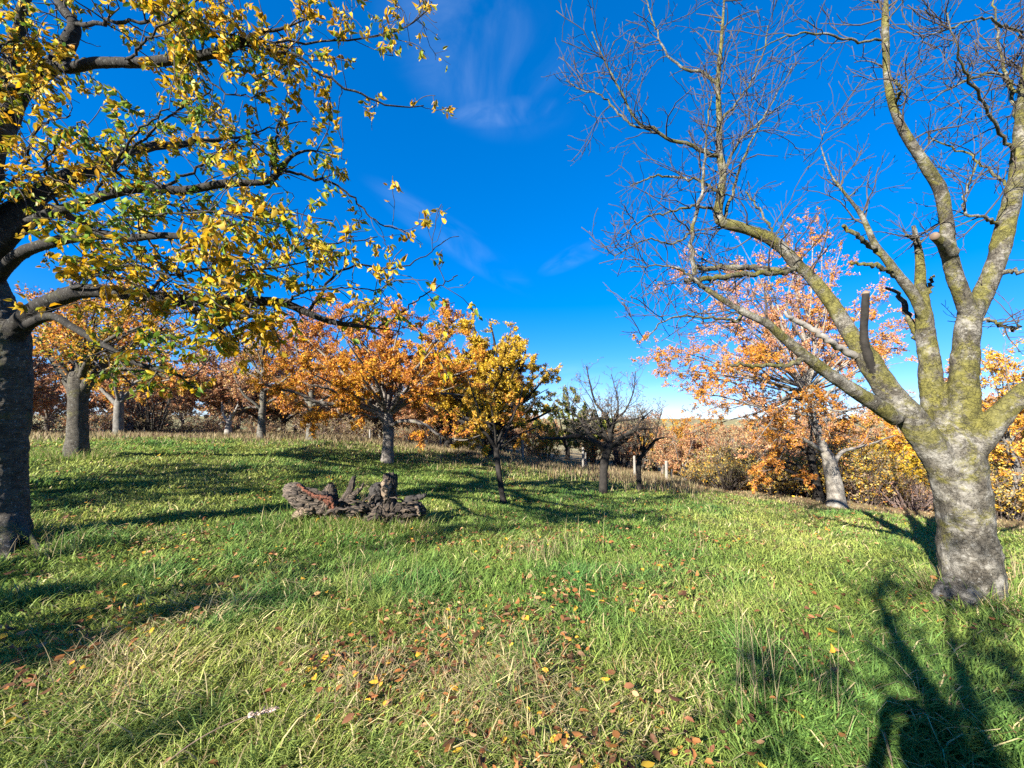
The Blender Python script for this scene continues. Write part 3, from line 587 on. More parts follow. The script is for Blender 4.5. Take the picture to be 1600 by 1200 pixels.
# ------------------------------------------------------------------ the big yellow leaved tree at the left
def left_tree():
    Y0 = 4.6; base = P(2, 842, Y0); base[2] = H1(base[0], base[1])
    root = thing("cherry_tree", "big dark trunked cherry with yellow and green leaves reaching over the meadow", "tree", base)
    def yy(px, k): return Y0 - k
    tr = limb_px([(0,900,Y0,128),(0,842,Y0,112),(-2,760,Y0,106),(2,660,Y0,106),(4,580,Y0,110),(2,520,Y0,104),(-16,460,Y0,82),(-32,400,Y0,60),(-34,330,Y0,52),(-20,260,Y0-.1,50),(4,200,Y0-.2,50)])
    L1 = limb_px([(0,560,Y0,50),(35,505,Y0-.05,50),(75,474,Y0-.2,42),(130,455,Y0-.45,34),(200,460,Y0-.8,27),(300,469,Y0-1.1,24),(380,470,Y0-1.25,22),(440,473,Y0-1.3,18),(483,490,Y0-1.3,15),(523,504,Y0-1.3,12),(592,513,Y0-1.3,6),(640,520,Y0-1.2,3)])
    L2 = limb_px([(-10,440,Y0,36),(30,398,Y0-.2,30),(88,377,Y0-.6,26),(153,367,Y0-1.0,24),(200,372,Y0-1.2,21),(262,368,Y0-1.5,16),(330,380,Y0-1.7,11),(400,400,Y0-1.8,6),(450,430,Y0-1.8,4)])
    L3 = limb_px([(-8,400,Y0,36),(44,350,Y0-.2,28),(109,324,Y0-.4,25),(175,302,Y0-.6,23),(230,293,Y0-.7,22),(284,298,Y0-.8,20),(350,287,Y0-.9,16),(415,284,Y0-.9,14),(437,267,Y0-.9,13),(455,245,Y0-.9,9),(488,235,Y0-.9,6),(540,250,Y0-.8,3)])
    L4 = limb_px([(2,215,Y0-.15,50),(26,150,Y0-.2,48),(57,118,Y0-.3,44),(88,98,Y0-.4,38),(110,62,Y0-.4,34),(116,38,Y0-.4,28),(100,15,Y0-.4,22),(80,-20,Y0-.3,20),(70,-80,Y0-.2,14)])
    L5 = limb_px([(85,103,Y0-.4,28),(110,106,Y0-.5,27),(153,98,Y0-.6,25),(219,98,Y0-.8,24),(262,94,Y0-.9,23),(315,87,Y0-1.0,22),(372,70,Y0-1.1,17),(407,50,Y0-1.1,12),(440,45,Y0-1.1,7),(500,20,Y0-1.1,4)])
    L6 = limb_px([(40,510,Y0-.1,24),(80,494,Y0-.25,20),(115,512,Y0-.35,18),(150,532,Y0-.5,15),(210,566,Y0-.7,12),(260,580,Y0-.8,10),(297,589,Y0-.85,7),(325,563,Y0-.85,5),(345,535,Y0-.85,3)])
    Q1 = limb_px([(12,800,Y0,50),(36,834,Y0-.08,28),(54,850,Y0-.16,16),(66,862,Y0-.24,6)]); Q2 = limb_px([(0,800,Y0,60),(8,846,Y0-.25,44),(12,870,Y0-.4,20),(14,885,Y0-.5,8)])
    chains = [tr, L1, L2, L3, L4, L5, L6, Q1, Q2]
    trunk = welded(chains, ["trunk"] + ["limb"] * 6 + ["buttress_root"] * 2, [M_bark_trunk] + [M_bark_dark] * 6 + [M_bark_trunk] * 2, root, base, .014, .12, .15)  # darker bark on the limbs puts their backlit shade into the colour
    side = [[(275,474,Y0-1.1,12),(300,483,Y0-1.3,11),(325,493,Y0-1.4,9),(360,497,Y0-1.5,7),(394,495,Y0-1.6,5)],
            [(325,493,Y0-1.4,7),(340,510,Y0-1.45,6),(356,526,Y0-1.5,4)],
            [(431,262,Y0-.9,8),(430,228,Y0-.95,6),(437,192,Y0-1,4)],
            [(445,268,Y0-.9,6),(480,276,Y0-.8,6),(525,289,Y0-.75,5),(548,306,Y0-.7,4),(586,345,Y0-.7,3),(634,363,Y0-.6,2)],
            [(375,72,Y0-1.1,7),(420,78,Y0-1.2,6),(464,87,Y0-1.2,5),(503,118,Y0-1.1,5),(569,149,Y0-1,4),(612,166,Y0-.9,3),(662,165,Y0-.8,2)],
            [(116,38,Y0-.4,12),(150,36,Y0-.6,10),(184,35,Y0-.8,8),(271,36,Y0-1,7),(341,57,Y0-1.1,6),(394,61,Y0-1.2,5),(450,75,Y0-1.2,3)],
            [(254,-15,Y0-1,7),(297,35,Y0-1.1,6),(372,57,Y0-1.2,5),(430,64,Y0-1.1,5),(494,66,Y0-1,4),(582,57,Y0-.8,3),(647,35,Y0-.6,3),(675,3,Y0-.5,2)],
            [(480,488,Y0-1.3,7),(500,465,Y0-1.3,6),(525,430,Y0-1.25,5),(560,415,Y0-1.2,4),(610,420,Y0-1.1,3),(665,400,Y0-1,2),(697,375,Y0-1,1.5)],
            [(590,513,Y0-1.3,4),(625,490,Y0-1.25,3),(665,460,Y0-1.2,2.5),(715,430,Y0-1.1,2)],
            [(210,293,Y0-.7,8),(180,262,Y0-1.2,7),(190,240,Y0-1.4,6),(215,205,Y0-1.5,5),(265,170,Y0-1.6,3)],
            [(150,300,Y0-.6,8),(190,255,Y0-.4,6),(240,200,Y0-.3,5),(290,165,Y0-.2,4),(330,140,Y0-.1,3)],
            [(250,294,Y0-.7,7),(310,260,Y0-.6,6),(360,225,Y0-.5,4),(420,200,Y0-.4,3),(480,190,Y0-.3,2)],
            [(120,372,Y0-.8,7),(180,345,Y0-1.3,6),(250,335,Y0-1.6,5),(320,330,Y0-1.8,4),(390,340,Y0-1.9,3),(440,350,Y0-1.9,2)],
            [(180,300,Y0-.6,7),(260,320,Y0-.9,5),(340,335,Y0-1,4),(430,330,Y0-.9,3),(520,345,Y0-.8,2)],
            [(215,463,Y0-.9,7),(270,430,Y0-1.3,6),(340,420,Y0-1.5,5),(420,420,Y0-1.5,4),(500,400,Y0-1.3,2)],
            [(320,470,Y0-1.1,6),(370,440,Y0-1,5),(440,400,Y0-.9,4),(520,380,Y0-.8,3),(590,370,Y0-.7,2)],
            [(100,460,Y0-.3,8),(150,430,Y0-1,6),(210,415,Y0-1.5,5),(280,440,Y0-1.9,4),(340,465,Y0-2.1,2.5)],
            [(40,150,Y0-.3,8),(30,110,Y0-.8,7),(0,80,Y0-1.2,5),(-40,60,Y0-1.4,3)],
            [(70,115,Y0-.4,7),(50,75,Y0-.6,6),(20,65,Y0-.8,5),(-20,80,Y0-1,4)],
            [(300,90,Y0-1,6),(330,130,Y0-1.2,4),(380,150,Y0-1.3,3),(430,140,Y0-1.3,2)],
            [(200,98,Y0-.8,7),(230,60,Y0-1.2,5),(280,20,Y0-1.4,4),(340,-10,Y0-1.5,3)],
            [(90,320,Y0-.4,7),(70,270,Y0-.9,6),(90,220,Y0-1.2,5),(130,190,Y0-1.4,3)],
            [(0,300,Y0-.1,10),(40,260,Y0-.6,7),(60,200,Y0-1,5),(110,180,Y0-1.3,3)],
            [(440,472,Y0-1.3,6),(480,455,Y0-1.5,4),(540,450,Y0-1.6,3),(600,455,Y0-1.6,2)]]
    Pp, Rr = [], []
    for rows in side:
        p, r = limb_px(rows); q, rr = resample(p, r, 26, .008); Pp.append(q); Rr.append(rr)
        tb = Tubes(); tb.add(q, rr, 8, True, .15, 9); tb.build("limb", M_bark_dark, trunk, base)
    t0 = tr[0][-3]
    for tip_ in [(-8.2, 1.2, 4.6), (-9.2, 4.6, 5.2), (-5.8, .4, 4.4), (-7.6, 7.4, 5.0), (-5.6, 4.4, 7.2), (-7.2, 2.6, 6.4), (-4.2, 2.4, 6.6), (-9.6, 2.4, 3.6), (-4.6, 6.6, 6.4)]:
        tip_ = np.array(tip_); mid = t0 * .5 + tip_ * .5 + np.array([0, 0, .25]); q, rr = resample(np.array([t0 - [0, 0, .3], t0 * .75 + tip_ * .25 + [0, 0, .1], mid, tip_]), np.array([.13, .10, .07, .02]), 26, .01); Pp.append(q); Rr.append(rr)
        tb = Tubes(); tb.add(q, rr, 8, True, .15, 9); tb.build("limb", M_bark_dark, trunk, base)
    main = [resample(p[3:], r[3:], 26) for p, r in (L1, L2, L3, L5, L6)]; top = [resample(*L4, 26)]
    Lp = np.array([m[0] for m in main + top] + Pp); Lr = np.array([m[1] for m in main + top] + Rr)
    a, ar = grow(Lp, Lr, 9.5, .25, .8, 35, 80, 6, .22, .05, .12, 1.0, .5, .008, .3, flat=.2, tip=True)
    b, br = grow(a, ar, 6.5, .10, .32, 30, 75, 4, .25, .06, .1, 1.0, .6, .0045, .35, flat=.2)
    tb = Tubes(); tb.add(a, np.maximum(ar, .0032), 5); tb.add(b, np.maximum(br, .0023), 4, False); tb.build("twigs", M_twig_dark, root, base)
    # leaves: clusters on spurs
    nc = 11800; p, d, pi = along(np.concatenate([b, a[:, :5]]) if False else b, nc, .1, 1.0)
    keepx = p[:, 0] / p[:, 1] * F + 800
    dens = np.interp(keepx, [0, 350, 450, 560, 640, 720], [.8, .85, .75, .55, .35, .15]); kp = rng.random(nc) < dens; p, d = p[kp], d[kp]
    cl = rng.integers(1, 4, len(p)); pos = np.repeat(p, cl, 0) + rng.normal(0, .018, (cl.sum(), 3)); dd = np.repeat(d, cl, 0) * .4 + rng.normal(0, .55, (len(pos), 3)) + np.array([0, 0, -.55])
    g = fbm(pos * 1.1 + 3, 2); c = pick_cols(len(pos), [(.54,.33,.014),(.50,.35,.03),(.42,.23,.022),(.56,.38,.07),(.26,.26,.02)], [5, 4, 2.5, 2, 3.5]); gr = rng.random(len(pos)) < np.clip((g - .47) * 3.0, .06, .7); c[gr] = pick_cols(gr.sum(), [(.12,.20,.025),(.20,.27,.035),(.08,.15,.03)], [3, 3, 1])
    V, fs, co = leaf_mesh(pos, dd, rng.triangular(.03, .062, .092, len(pos)), c, True)
    mesh_obj("leaves", V, fs, M_leaf, root, base, cols=co)
left_tree()

# ------------------------------------------------------------------ generic trees
GOLD = [(.58,.34,.03),(.64,.42,.06),(.46,.24,.03),(.56,.42,.12)]; ORANGE = [(.55,.22,.035),(.58,.30,.04),(.42,.15,.04),(.50,.26,.09)]; RUSSET = [(.40,.19,.09),(.46,.25,.115),(.34,.18,.10),(.46,.33,.16)]
PINK = [(.56,.26,.115),(.58,.32,.14),(.50,.22,.125),(.58,.38,.21)]; GREEN = [(.10,.14,.03),(.20,.22,.04),(.07,.11,.03),(.30,.28,.05)]; YEL = [(.60,.42,.035),(.56,.37,.03),(.46,.34,.045)]; BROWN = [(.30,.23,.14),(.38,.31,.17),(.31,.27,.12),(.24,.17,.11)]
def tree(name, label, cat, base, trunks, limbs, bark, twig, palette, nleaf, lsize, g1=(2.2, .5, 1.3), g2=(3.2, .25, .7), g3=(5, .12, .35), flat=.35, up=.12, group=None, sides=8, tw=1.0, lump=.15, droop=-.15, wts=None, leaf_name="crown", mixpal=None, flare=.25, tmin=.25, rc=(.022,.010,.005)):
    root = thing(name, label, cat, base, group); tb = Tubes()
    for k, (p, r) in enumerate(trunks + limbs):
        q, rr = resample(p, r, 24 if k < len(trunks) else 20, .0 if k < len(trunks) else .003)
        if k < len(trunks): h = np.linalg.norm(q - q[0], axis=1); rr = rr * (1 + flare * np.exp(-h / .2))
        else: pass
        tb.add(q, rr, 12 if k < len(trunks) else sides, True, lump, 5)
    tb.build("trunk", bark, root, base)
    Lp, Lr = stack_limbs(limbs, 16)
    g1, g2, g3 = [(t[0] * 1.45, t[1], t[2]) for t in (g1, g2, g3)]; nleaf = int(nleaf * 3.4); lsize *= .86
    a, ar = grow(Lp, Lr, *g1, 30, 75, 5, .2, up, tmin, 1.0, .55, rc[0], .3, flat, tip=True)
    b, br = grow(a, ar, *g2, 30, 75, 4, .22, up * .6, .12, 1.0, .6, rc[1], .35, flat, tip=True)
    c, cr = grow(b, br, *g3, 25, 75, 3, .25, up * .4, .1, 1.0, .7, rc[2], .5, flat)
    tb = Tubes(); mn = .0022 * tw; tb.add(a, np.maximum(ar, mn * 1.4), 5); tb.add(b, np.maximum(br, mn), 4, False); tb.add(c, np.maximum(cr, mn * .8), 3, False); tb.build("twigs", twig, root, base)
    if nleaf:
        src = np.concatenate([c, b[:, [0, 1, 2, 4]]]) if len(c) else b
        p, d, _ = along(src, nleaf, .1, 1.0); pos = p + rng.normal(0, lsize * .35, p.shape); dd = d * .5 + rng.normal(0, .6, p.shape) + np.array([0, 0, droop])
        col = pick_cols(nleaf, palette, wts or [1] * len(palette))
        if mixpal is not None:
            f = np.clip((fbm(pos * mixpal[1] + 3, 2) - .5) * 4 + .5, 0, 1); mk = rng.random(nleaf) < f; col[mk] = pick_cols(mk.sum(), mixpal[0], [1] * len(mixpal[0]))
        V, fs, co = leaf_mesh(pos, dd, rng.uniform(.65, 1.2, nleaf) * lsize, col, False); mesh_obj(leaf_name, V, fs, M_leaf_far, root, base, cols=co)
    return root
def px_tree(name, label, base_px, Y, trunk_rows, limb_rows, *a, cat="tree", **k):
    """trunk and limb rows in photo pixels: (px, py, dY, width)"""
    base = P(base_px[0], base_px[1], Y); base[2] = H1(base[0], base[1])
    tr = limb_px([(x, y, Y + d, wd) for x, y, d, wd in trunk_rows], .50); tr[0][0][2] = min(tr[0][0][2], base[2] - .05)
    lim = [limb_px([(x, y, Y + d, wd) for x, y, d, wd in rows]) for rows in limb_rows]
    return tree(name, label, cat, base, [tr], lim, *a, **k)
def fill(sx, sy, cx, cy, rx, ry, n, w0, deep, seed=0, sdy=0.0):
    """n limbs from the trunk at (sx, sy) out to points all over an elliptical crown; rows (px, py, dY, width)"""
    g = np.random.default_rng(seed); out = []
    for k in range(n):
        a = 2 * math.pi * (k * .381966 + g.uniform(-.05, .05)); q = math.sqrt((k + .6) / n); d = g.uniform(-1, 1) * deep * math.sqrt(max(.05, 1 - q * q * .8)); tx, ty = cx + rx * q * math.cos(a), cy + ry * q * math.sin(a)
        j = lambda s: g.normal(0, s * max(rx, ry))
        out.append([(sx + g.uniform(-2, 2), sy + g.uniform(-8, 8), sdy, w0), (sx * .68 + tx * .32 + j(.03), sy * .62 + ty * .38 + j(.03), d * .3, w0 * .7), (sx * .34 + tx * .66 + j(.03), sy * .3 + ty * .7 + j(.03), d * .7, w0 * .42), (tx, ty, d, w0 * .14)])
    return out
def dome(base, h0, n, height, spread, r0, lift=.5, seed=0, start=None):
    """limbs of a free standing crown, radiating from the trunk top"""
    g = np.random.default_rng(seed); out = []; top = np.array(base) + np.array([0, 0, h0]) if start is None else np.array(start)
    for k in range(n):
        az = 2 * np.pi * (k / n + g.uniform(-.06, .06)); e = g.uniform(.15, 1.0) if k % 3 else 1.0
        el = np.radians(g.uniform(8, 40) if k % 2 else g.uniform(45, 82)); ln = 1 / math.hypot(math.cos(el) / spread, math.sin(el) / (height - h0)) * g.uniform(.85, 1.05)
        d = np.array([math.cos(az) * math.cos(el), math.sin(az) * math.cos(el), math.sin(el)]); q = [top - np.array([0, 0, g.uniform(0, .3) * h0])]
        for s in (.3, .65, 1.0): q.append(top + d * ln * s + g.normal(0, .06 * ln, 3) + np.array([0, 0, (s * s - s) * lift * -.2 * ln]))
        out.append((np.array(q), np.array([r0, r0 * .7, r0 * .42, r0 * .15]) * g.uniform(.8, 1.1)))
    return out
# second tree on the left
px_tree("cherry_tree", "thick grey trunked cherry with orange crown just behind the big left trunk", (120,713), 8.5,
    [(119,720,0,46),(120,713,0,40),(121,670,0,34),(122,630,0,33),(124,600,0,38),(124,582,0,30)],
    [[(122,618,0,30),(98,577,-.1,26),(70,545,-.2,20),(30,515,-.3,12),(-20,500,-.4,6)], [(124,605,0,30),(131,560,.1,25),(128,520,.2,17),(118,480,.3,12),(110,440,.3,7)],
     [(126,615,0,28),(155,574,0,20),(190,548,.2,14),(240,525,.4,8),(300,505,.5,4)], [(130,600,0,15),(155,583,-.2,12),(190,577,-.4,10),(250,585,-.6,8),(308,608,-.8,6)],
     [(124,590,0,18),(150,540,.6,14),(190,500,1,10),(240,470,1.2,5)], [(122,590,0,18),(90,530,.8,14),(60,490,1.2,9),(40,460,1.4,5)], [(126,590,0,16),(140,560,-.8,12),(170,530,-1.4,9),(220,510,-1.8,4)]] + fill(126,585,180,495,160,70,16,8,1.8,6),
    M_bark_trunk, M_twig_dark, ORANGE, 3400, .085, g1=(2.4,.4,1.1), mixpal=(GOLD + [(.16,.22,.03)], 1.2), flat=.3, flare=.12)
px_tree("cherry_tree", "small forked grey tree with yellow leaves on the far left meadow crest", (185,681), 15,
    [(185,688,0,22),(185,680,0,18),(185,655,0,16),(186,632,0,16),(187,622,0,12)],
    [[(184,634,0,11),(168,617,0,9),(154,602,0,7),(140,580,0,4),(125,560,0,2)], [(188,630,0,10),(202,612,0,9),(212,598,.2,8),(232,588,.2,6),(262,560,.4,3)], [(187,628,0,8),(195,595,.3,7),(205,570,.4,5),(200,540,.5,3)], [(186,630,0,7),(180,600,-.4,6),(178,570,-.5,4),(165,545,-.6,2)], [(200,615,0,6),(225,605,-.5,5),(255,595,-.8,3),(285,590,-1,2)]],
    M_bark_grey, M_twig_dark, GOLD, 3200, .10, g1=(1.8,.5,1.2), mixpal=(ORANGE + [(.2,.24,.04)], .7))
px_tree("dead_tree", "small pale dead tree with bare forked limbs on the meadow crest", (355,682), 17, [(356,688,0,14),(356,680,0,12),(357,668,0,10),(358,657,0,9)],
    [[(357,659,0,7),(350,650,0,5),(347,640,0,4),(347,628,0,2)], [(358,658,0,6),(361,648,.2,4),(366,640,.2,4),(374,634,.2,2)], [(359,658,0,6),(366,645,-.2,4),(372,632,-.2,3)], [(356,662,0,4),(348,660,-.2,3),(342,663,-.2,2)]],
    M_dead_wood, M_bark_grey, GOLD, 0, .1, g1=(1.2,.2,.5), g2=(2,.1,.3), g3=(1,.05,.1))
px_tree("cherry_tree", "slender mossy trunked tree with a thin russet crown on the meadow crest", (408,684), 16, [(408,690,0,17),(408,683,0,14),(409,660,0,12),(411,630,0,11),(412,605,0,10),(412,580,0,8),(412,555,0,6)],
    [[(409,640,0,8),(398,630,-.2,6),(380,615,-.4,5),(368,590,-.5,3),(362,570,-.6,2)], [(411,632,0,6),(432,622,.2,5),(452,612,.4,3),(475,600,.5,2)], [(412,600,0,6),(398,570,.3,4),(385,540,.5,3),(370,510,.6,2)], [(412,600,0,6),(430,565,.3,4),(445,530,.5,3),(450,500,.6,2)], [(412,580,0,6),(412,530,.1,4),(408,490,.2,2)], [(410,640,0,5),(395,636,.5,4),(372,640,.8,2)], [(411,610,0,5),(435,600,-.5,4),(460,580,-.9,2)]] + fill(412,590,410,545,75,75,10,4,1.8,5),
    M_bark_mid, M_twig_red, RUSSET, 2400, .09, g1=(2.4,.4,1.0), mixpal=(GOLD, .8))
px_tree("cherry_tree", "straight grey trunked tree with rusty red crown behind the long orange branch", (485,687), 16, [(485,693,0,17),(485,686,0,14),(485,660,0,12),(486,635,0,11),(487,600,0,8)],
    [[(486,640,0,6),(465,600,.3,5),(445,560,.5,3),(430,520,.6,2)], [(486,635,0,6),(500,590,.4,5),(520,545,.6,3),(535,500,.8,2)], [(487,610,0,6),(485,560,0,4),(488,510,0,3),(490,470,.1,2)], [(486,640,0,5),(455,620,-.5,4),(420,600,-.8,2)], [(486,635,0,5),(520,615,-.5,4),(555,590,-.9,2)], [(487,605,0,5),(465,550,-.5,4),(460,500,-.8,2)]] + fill(487,600,485,555,75,75,14,5,1.8,4),
    M_bark_mid, M_twig_red, ORANGE[:1] + RUSSET[:2] + ORANGE[:2], 4200, .10, g1=(2.4,.5,1.2))
# middle orange tree
px_tree("cherry_tree", "broad orange cherry with dark spreading limbs and a mottled trunk behind the log", (605,723), 13, [(605,732,0,28),(605,723,0,21),(606,700,0,18),(607,675,0,17),(606,655,0,18),(604,640,0,14)],
    [[(603,662,0,13),(590,646,-.2,12),(570,636,-.4,11),(540,632,-.6,10),(500,630,-.8,8),(465,614,-1,6),(435,608,-1.1,5),(405,598,-1.2,3)], [(607,668,0,8),(625,658,-.3,7),(645,658,-.5,7),(665,664,-.6,6),(690,682,-.7,4),(725,688,-.8,3),(750,680,-.8,2)],
     [(604,655,0,9),(600,610,.2,8),(585,565,.5,6),(560,525,.8,4),(550,490,.9,2)], [(606,652,0,9),(625,605,.3,7),(655,565,.6,5),(690,525,.9,3),(710,500,1,2)], [(604,655,0,9),(565,612,.6,7),(525,572,1,5),(480,530,1.4,3),(455,505,1.5,2)],
     [(606,650,0,8),(650,612,-.4,6),(700,590,-.9,4),(745,575,-1.2,2)], [(605,645,0,8),(610,590,0,6),(618,535,0,4),(630,490,0,2)], [(603,650,0,8),(560,620,-.8,6),(520,600,-1.5,4),(480,580,-2,2)], [(605,650,0,7),(640,625,.9,5),(690,615,1.6,4),(735,620,2,2)], [(604,648,0,7),(590,600,-1,5),(560,560,-1.8,4),(540,530,-2.2,2)], [(605,648,0,7),(640,600,-1,5),(660,560,-1.8,3),(680,530,-2.2,2)],
     [(540,632,-.6,6),(520,610,-1,5),(480,600,-1.3,3),(450,585,-1.5,2)]] + fill(605,645,590,560,150,92,22,6,2.6,1),
    M_bark_oak, M_twig_dark, ORANGE, 17000, .095, g1=(2.0,.4,1.1), mixpal=(GOLD[:1]+ORANGE[:2], .7), flat=.45)
# young tree in front
px_tree("young_tree", "young thin leaning tree with golden leaves between the log and the apple tree", (785,782), 9, [(787,790,0,11),(786,780,0,9),(781,750,0,8),(777,720,0,9),(775,700,0,9)],
    [[(776,703,0,7),(764,684,-.1,6),(745,664,-.2,5),(718,652,-.3,4),(692,640,-.3,2)], [(775,700,0,7),(768,672,.1,5),(750,645,.2,4),(738,612,.2,3),(730,585,.2,2)], [(777,702,0,6),(784,676,0,5),(800,655,-.2,4),(812,625,-.3,3),(818,600,-.3,2)], [(776,700,0,6),(790,680,.3,5),(800,640,.5,4),(795,600,.6,2)], [(776,700,0,5),(772,660,-.3,4),(765,620,-.5,2)], [(777,700,0,5),(810,680,.2,4),(845,665,.3,2)]],
    M_bark_black, M_twig_dark, GOLD, 1600, .07, g1=(3,.25,.6), g2=(4,.15,.4), g3=(5,.08,.2), mixpal=(ORANGE, 1.0), rc=(.010,.006,.003))
# big golden tree
px_tree("maple_tree", "tall golden yellow domed tree standing behind the young leaning tree", (765,716), 18, [(765,722,0,22),(765,712,0,18),(765,690,0,17),(765,660,0,16)],
    [[(765,670,0,10),(735,620,-.3,8),(705,570,-.5,6),(690,530,-.6,3),(685,508,-.6,2)], [(765,665,0,10),(755,600,.2,8),(745,550,.3,5),(740,505,.3,2)], [(765,665,0,10),(775,600,-.2,8),(775,550,-.3,5),(765,498,-.4,2)], [(766,668,0,10),(795,620,.2,7),(815,575,.4,5),(822,545,.4,2)], [(766,672,0,9),(805,640,-.3,7),(835,610,-.5,4),(855,585,-.6,2)], [(766,680,0,8),(810,665,.4,6),(845,650,.6,4),(862,640,.7,2)], [(764,680,0,8),(715,655,.4,6),(680,640,.6,4),(655,625,.7,2)], [(764,670,0,8),(710,620,.9,6),(675,585,1.4,4),(660,560,1.6,2)], [(765,665,0,8),(770,620,-1.2,6),(785,580,-2,4),(800,540,-2.4,2)], [(765,670,0,8),(740,640,-1.2,6),(710,620,-2,4),(690,600,-2.4,2)], [(765,675,0,8),(800,660,-1.2,6),(825,640,-2,4),(840,620,-2.4,2)], [(765,660,0,7),(790,600,1.2,5),(800,560,2,3),(790,525,2.2,2)]] + fill(765,660,752,588,108,98,30,7,2.4,2),
    M_bark_black, M_twig_dark, YEL + GOLD[1:2], 26000, .12, g1=(2.0,.4,1.1), g2=(3.0,.25,.7), g3=(3.5,.15,.4), mixpal=(YEL[:2] + [(.40,.27,.06)], .6), flat=.2)
b = ground_at(700, 700, 20.5)
tree("maple_tree", "rusty orange tree between the broad orange cherry and the golden dome", "tree", b, [(np.array([b - [0,0,.1], b + [.05,0,.8], b + [0,.1,1.6]]), np.array([.2, .17, .15]))], dome(b, 1.5, 9, 6.9, 2.6, .09, seed=3), M_bark_black, M_twig_red, ORANGE[:1] + ORANGE[2:] + PINK[:2], 6500, .11, g1=(1.8,.5,1.4), g2=(2.6,.3,.8))
# green trees
for (px, Y, h, s, sd, lab) in [(885, 26, 4.9, 1.7, 5, "dark green leafy tree standing at the right foot of the golden dome"), (925, 28, 3.3, 1.5, 6, "olive green bushy tree directly behind the gnarled apple tree")]:
    b = ground_at(px, 720, Y)
    tree("green_tree", lab, "tree", b, [(np.array([b - [0,0,.1], b + [.05,0,.7], b + [0,.1,1.4]]), np.array([.16, .14, .12]))], dome(b, 1.0, 11, h, s, .08, seed=sd), M_bark_black, M_twig_dark, GREEN, 5200, .14, g1=(2,.4,1.1), g2=(3,.25,.6), g3=(4,.15,.35), flat=.1)
# apple trees
px_tree("apple_tree", "gnarled nearly bare apple tree with a dark straight trunk and crooked limbs", (943,773), 11, [(944,780,0,16),(943,772,0,14),(943,745,0,13),(945,720,0,13),(950,700,0,15),(954,690,0,13)],
    [[(946,704,0,9),(930,692,-.2,9),(912,684,-.3,9),(895,682,-.4,8),(880,685,-.5,6),(860,685,-.6,5),(842,684,-.7,3)], [(948,700,0,8),(932,690,.2,7),(920,676,.3,6),(905,655,.4,4),(890,640,.5,3),(870,625,.5,2)], [(953,692,0,10),(954,680,0,10),(954,668,0,9),(948,652,.1,5),(930,628,.2,4),(922,600,.3,3),(916,572,.3,2)], [(955,696,0,7),(972,684,-.2,7),(990,672,-.3,7),(1003,655,-.4,3),(1020,640,-.4,2)], [(956,698,0,6),(975,690,.2,6),(995,672,.3,5),(1020,670,.4,3)], [(953,670,0,5),(962,655,.1,4),(978,640,.2,3),(990,610,.2,2.5),(993,580,.2,1.5)], [(954,670,0,5),(966,658,-.3,4),(990,655,-.4,3),(1010,650,-.5,2)], [(953,670,0,5),(946,655,-.3,4),(925,655,-.4,4),(905,665,-.5,2)], [(955,675,0,5),(966,640,.2,3),(962,610,.2,2),(955,585,.3,1.5)]] + fill(952,690,942,645,98,58,18,3.5,.9,11),
    M_bark_black, M_twig_bare, [(.20,.19,.15),(.28,.2,.12),(.18,.18,.12)], 900, .05, g1=(4.0,.3,.75), g2=(5,.15,.45), g3=(6,.07,.22), flat=.1, up=.3, tw=1.3, flare=.1, tmin=.3, rc=(.012,.007,.004))
px_tree("apple_tree", "smaller crooked apple tree with two forked limbs to the right of the gnarled one", (999,767), 12, [(999,774,0,10),(999,766,0,9),(998,745,0,8),(998,722,0,8),(1001,712,0,8)],
    [[(1001,714,0,8),(1010,705,0,7),(1018,695,0,6),(1025,687,-.1,5),(1040,683,-.1,2)], [(1000,714,0,5),(1006,698,.1,4),(1006,680,.1,4),(1008,664,.2,2.5),(1000,640,.2,1.5)], [(1004,708,0,4),(1000,690,-.2,4),(992,672,-.2,3),(985,650,-.3,2)], [(998,716,0,4),(993,705,-.1,3),(990,690,-.1,2)], [(1024,688,0,3),(1028,665,.1,2.5),(1035,640,.1,1.5)]] + fill(1000,712,1005,660,42,45,9,2.5,.5,12),
    M_bark_black, M_twig_bare, [(.35,.22,.12),(.2,.18,.12)], 250, .05, g1=(4,.25,.6), g2=(5,.15,.4), g3=(5,.07,.2), flat=.1, up=.3, tw=1.2, flare=.1, rc=(.010,.006,.004))
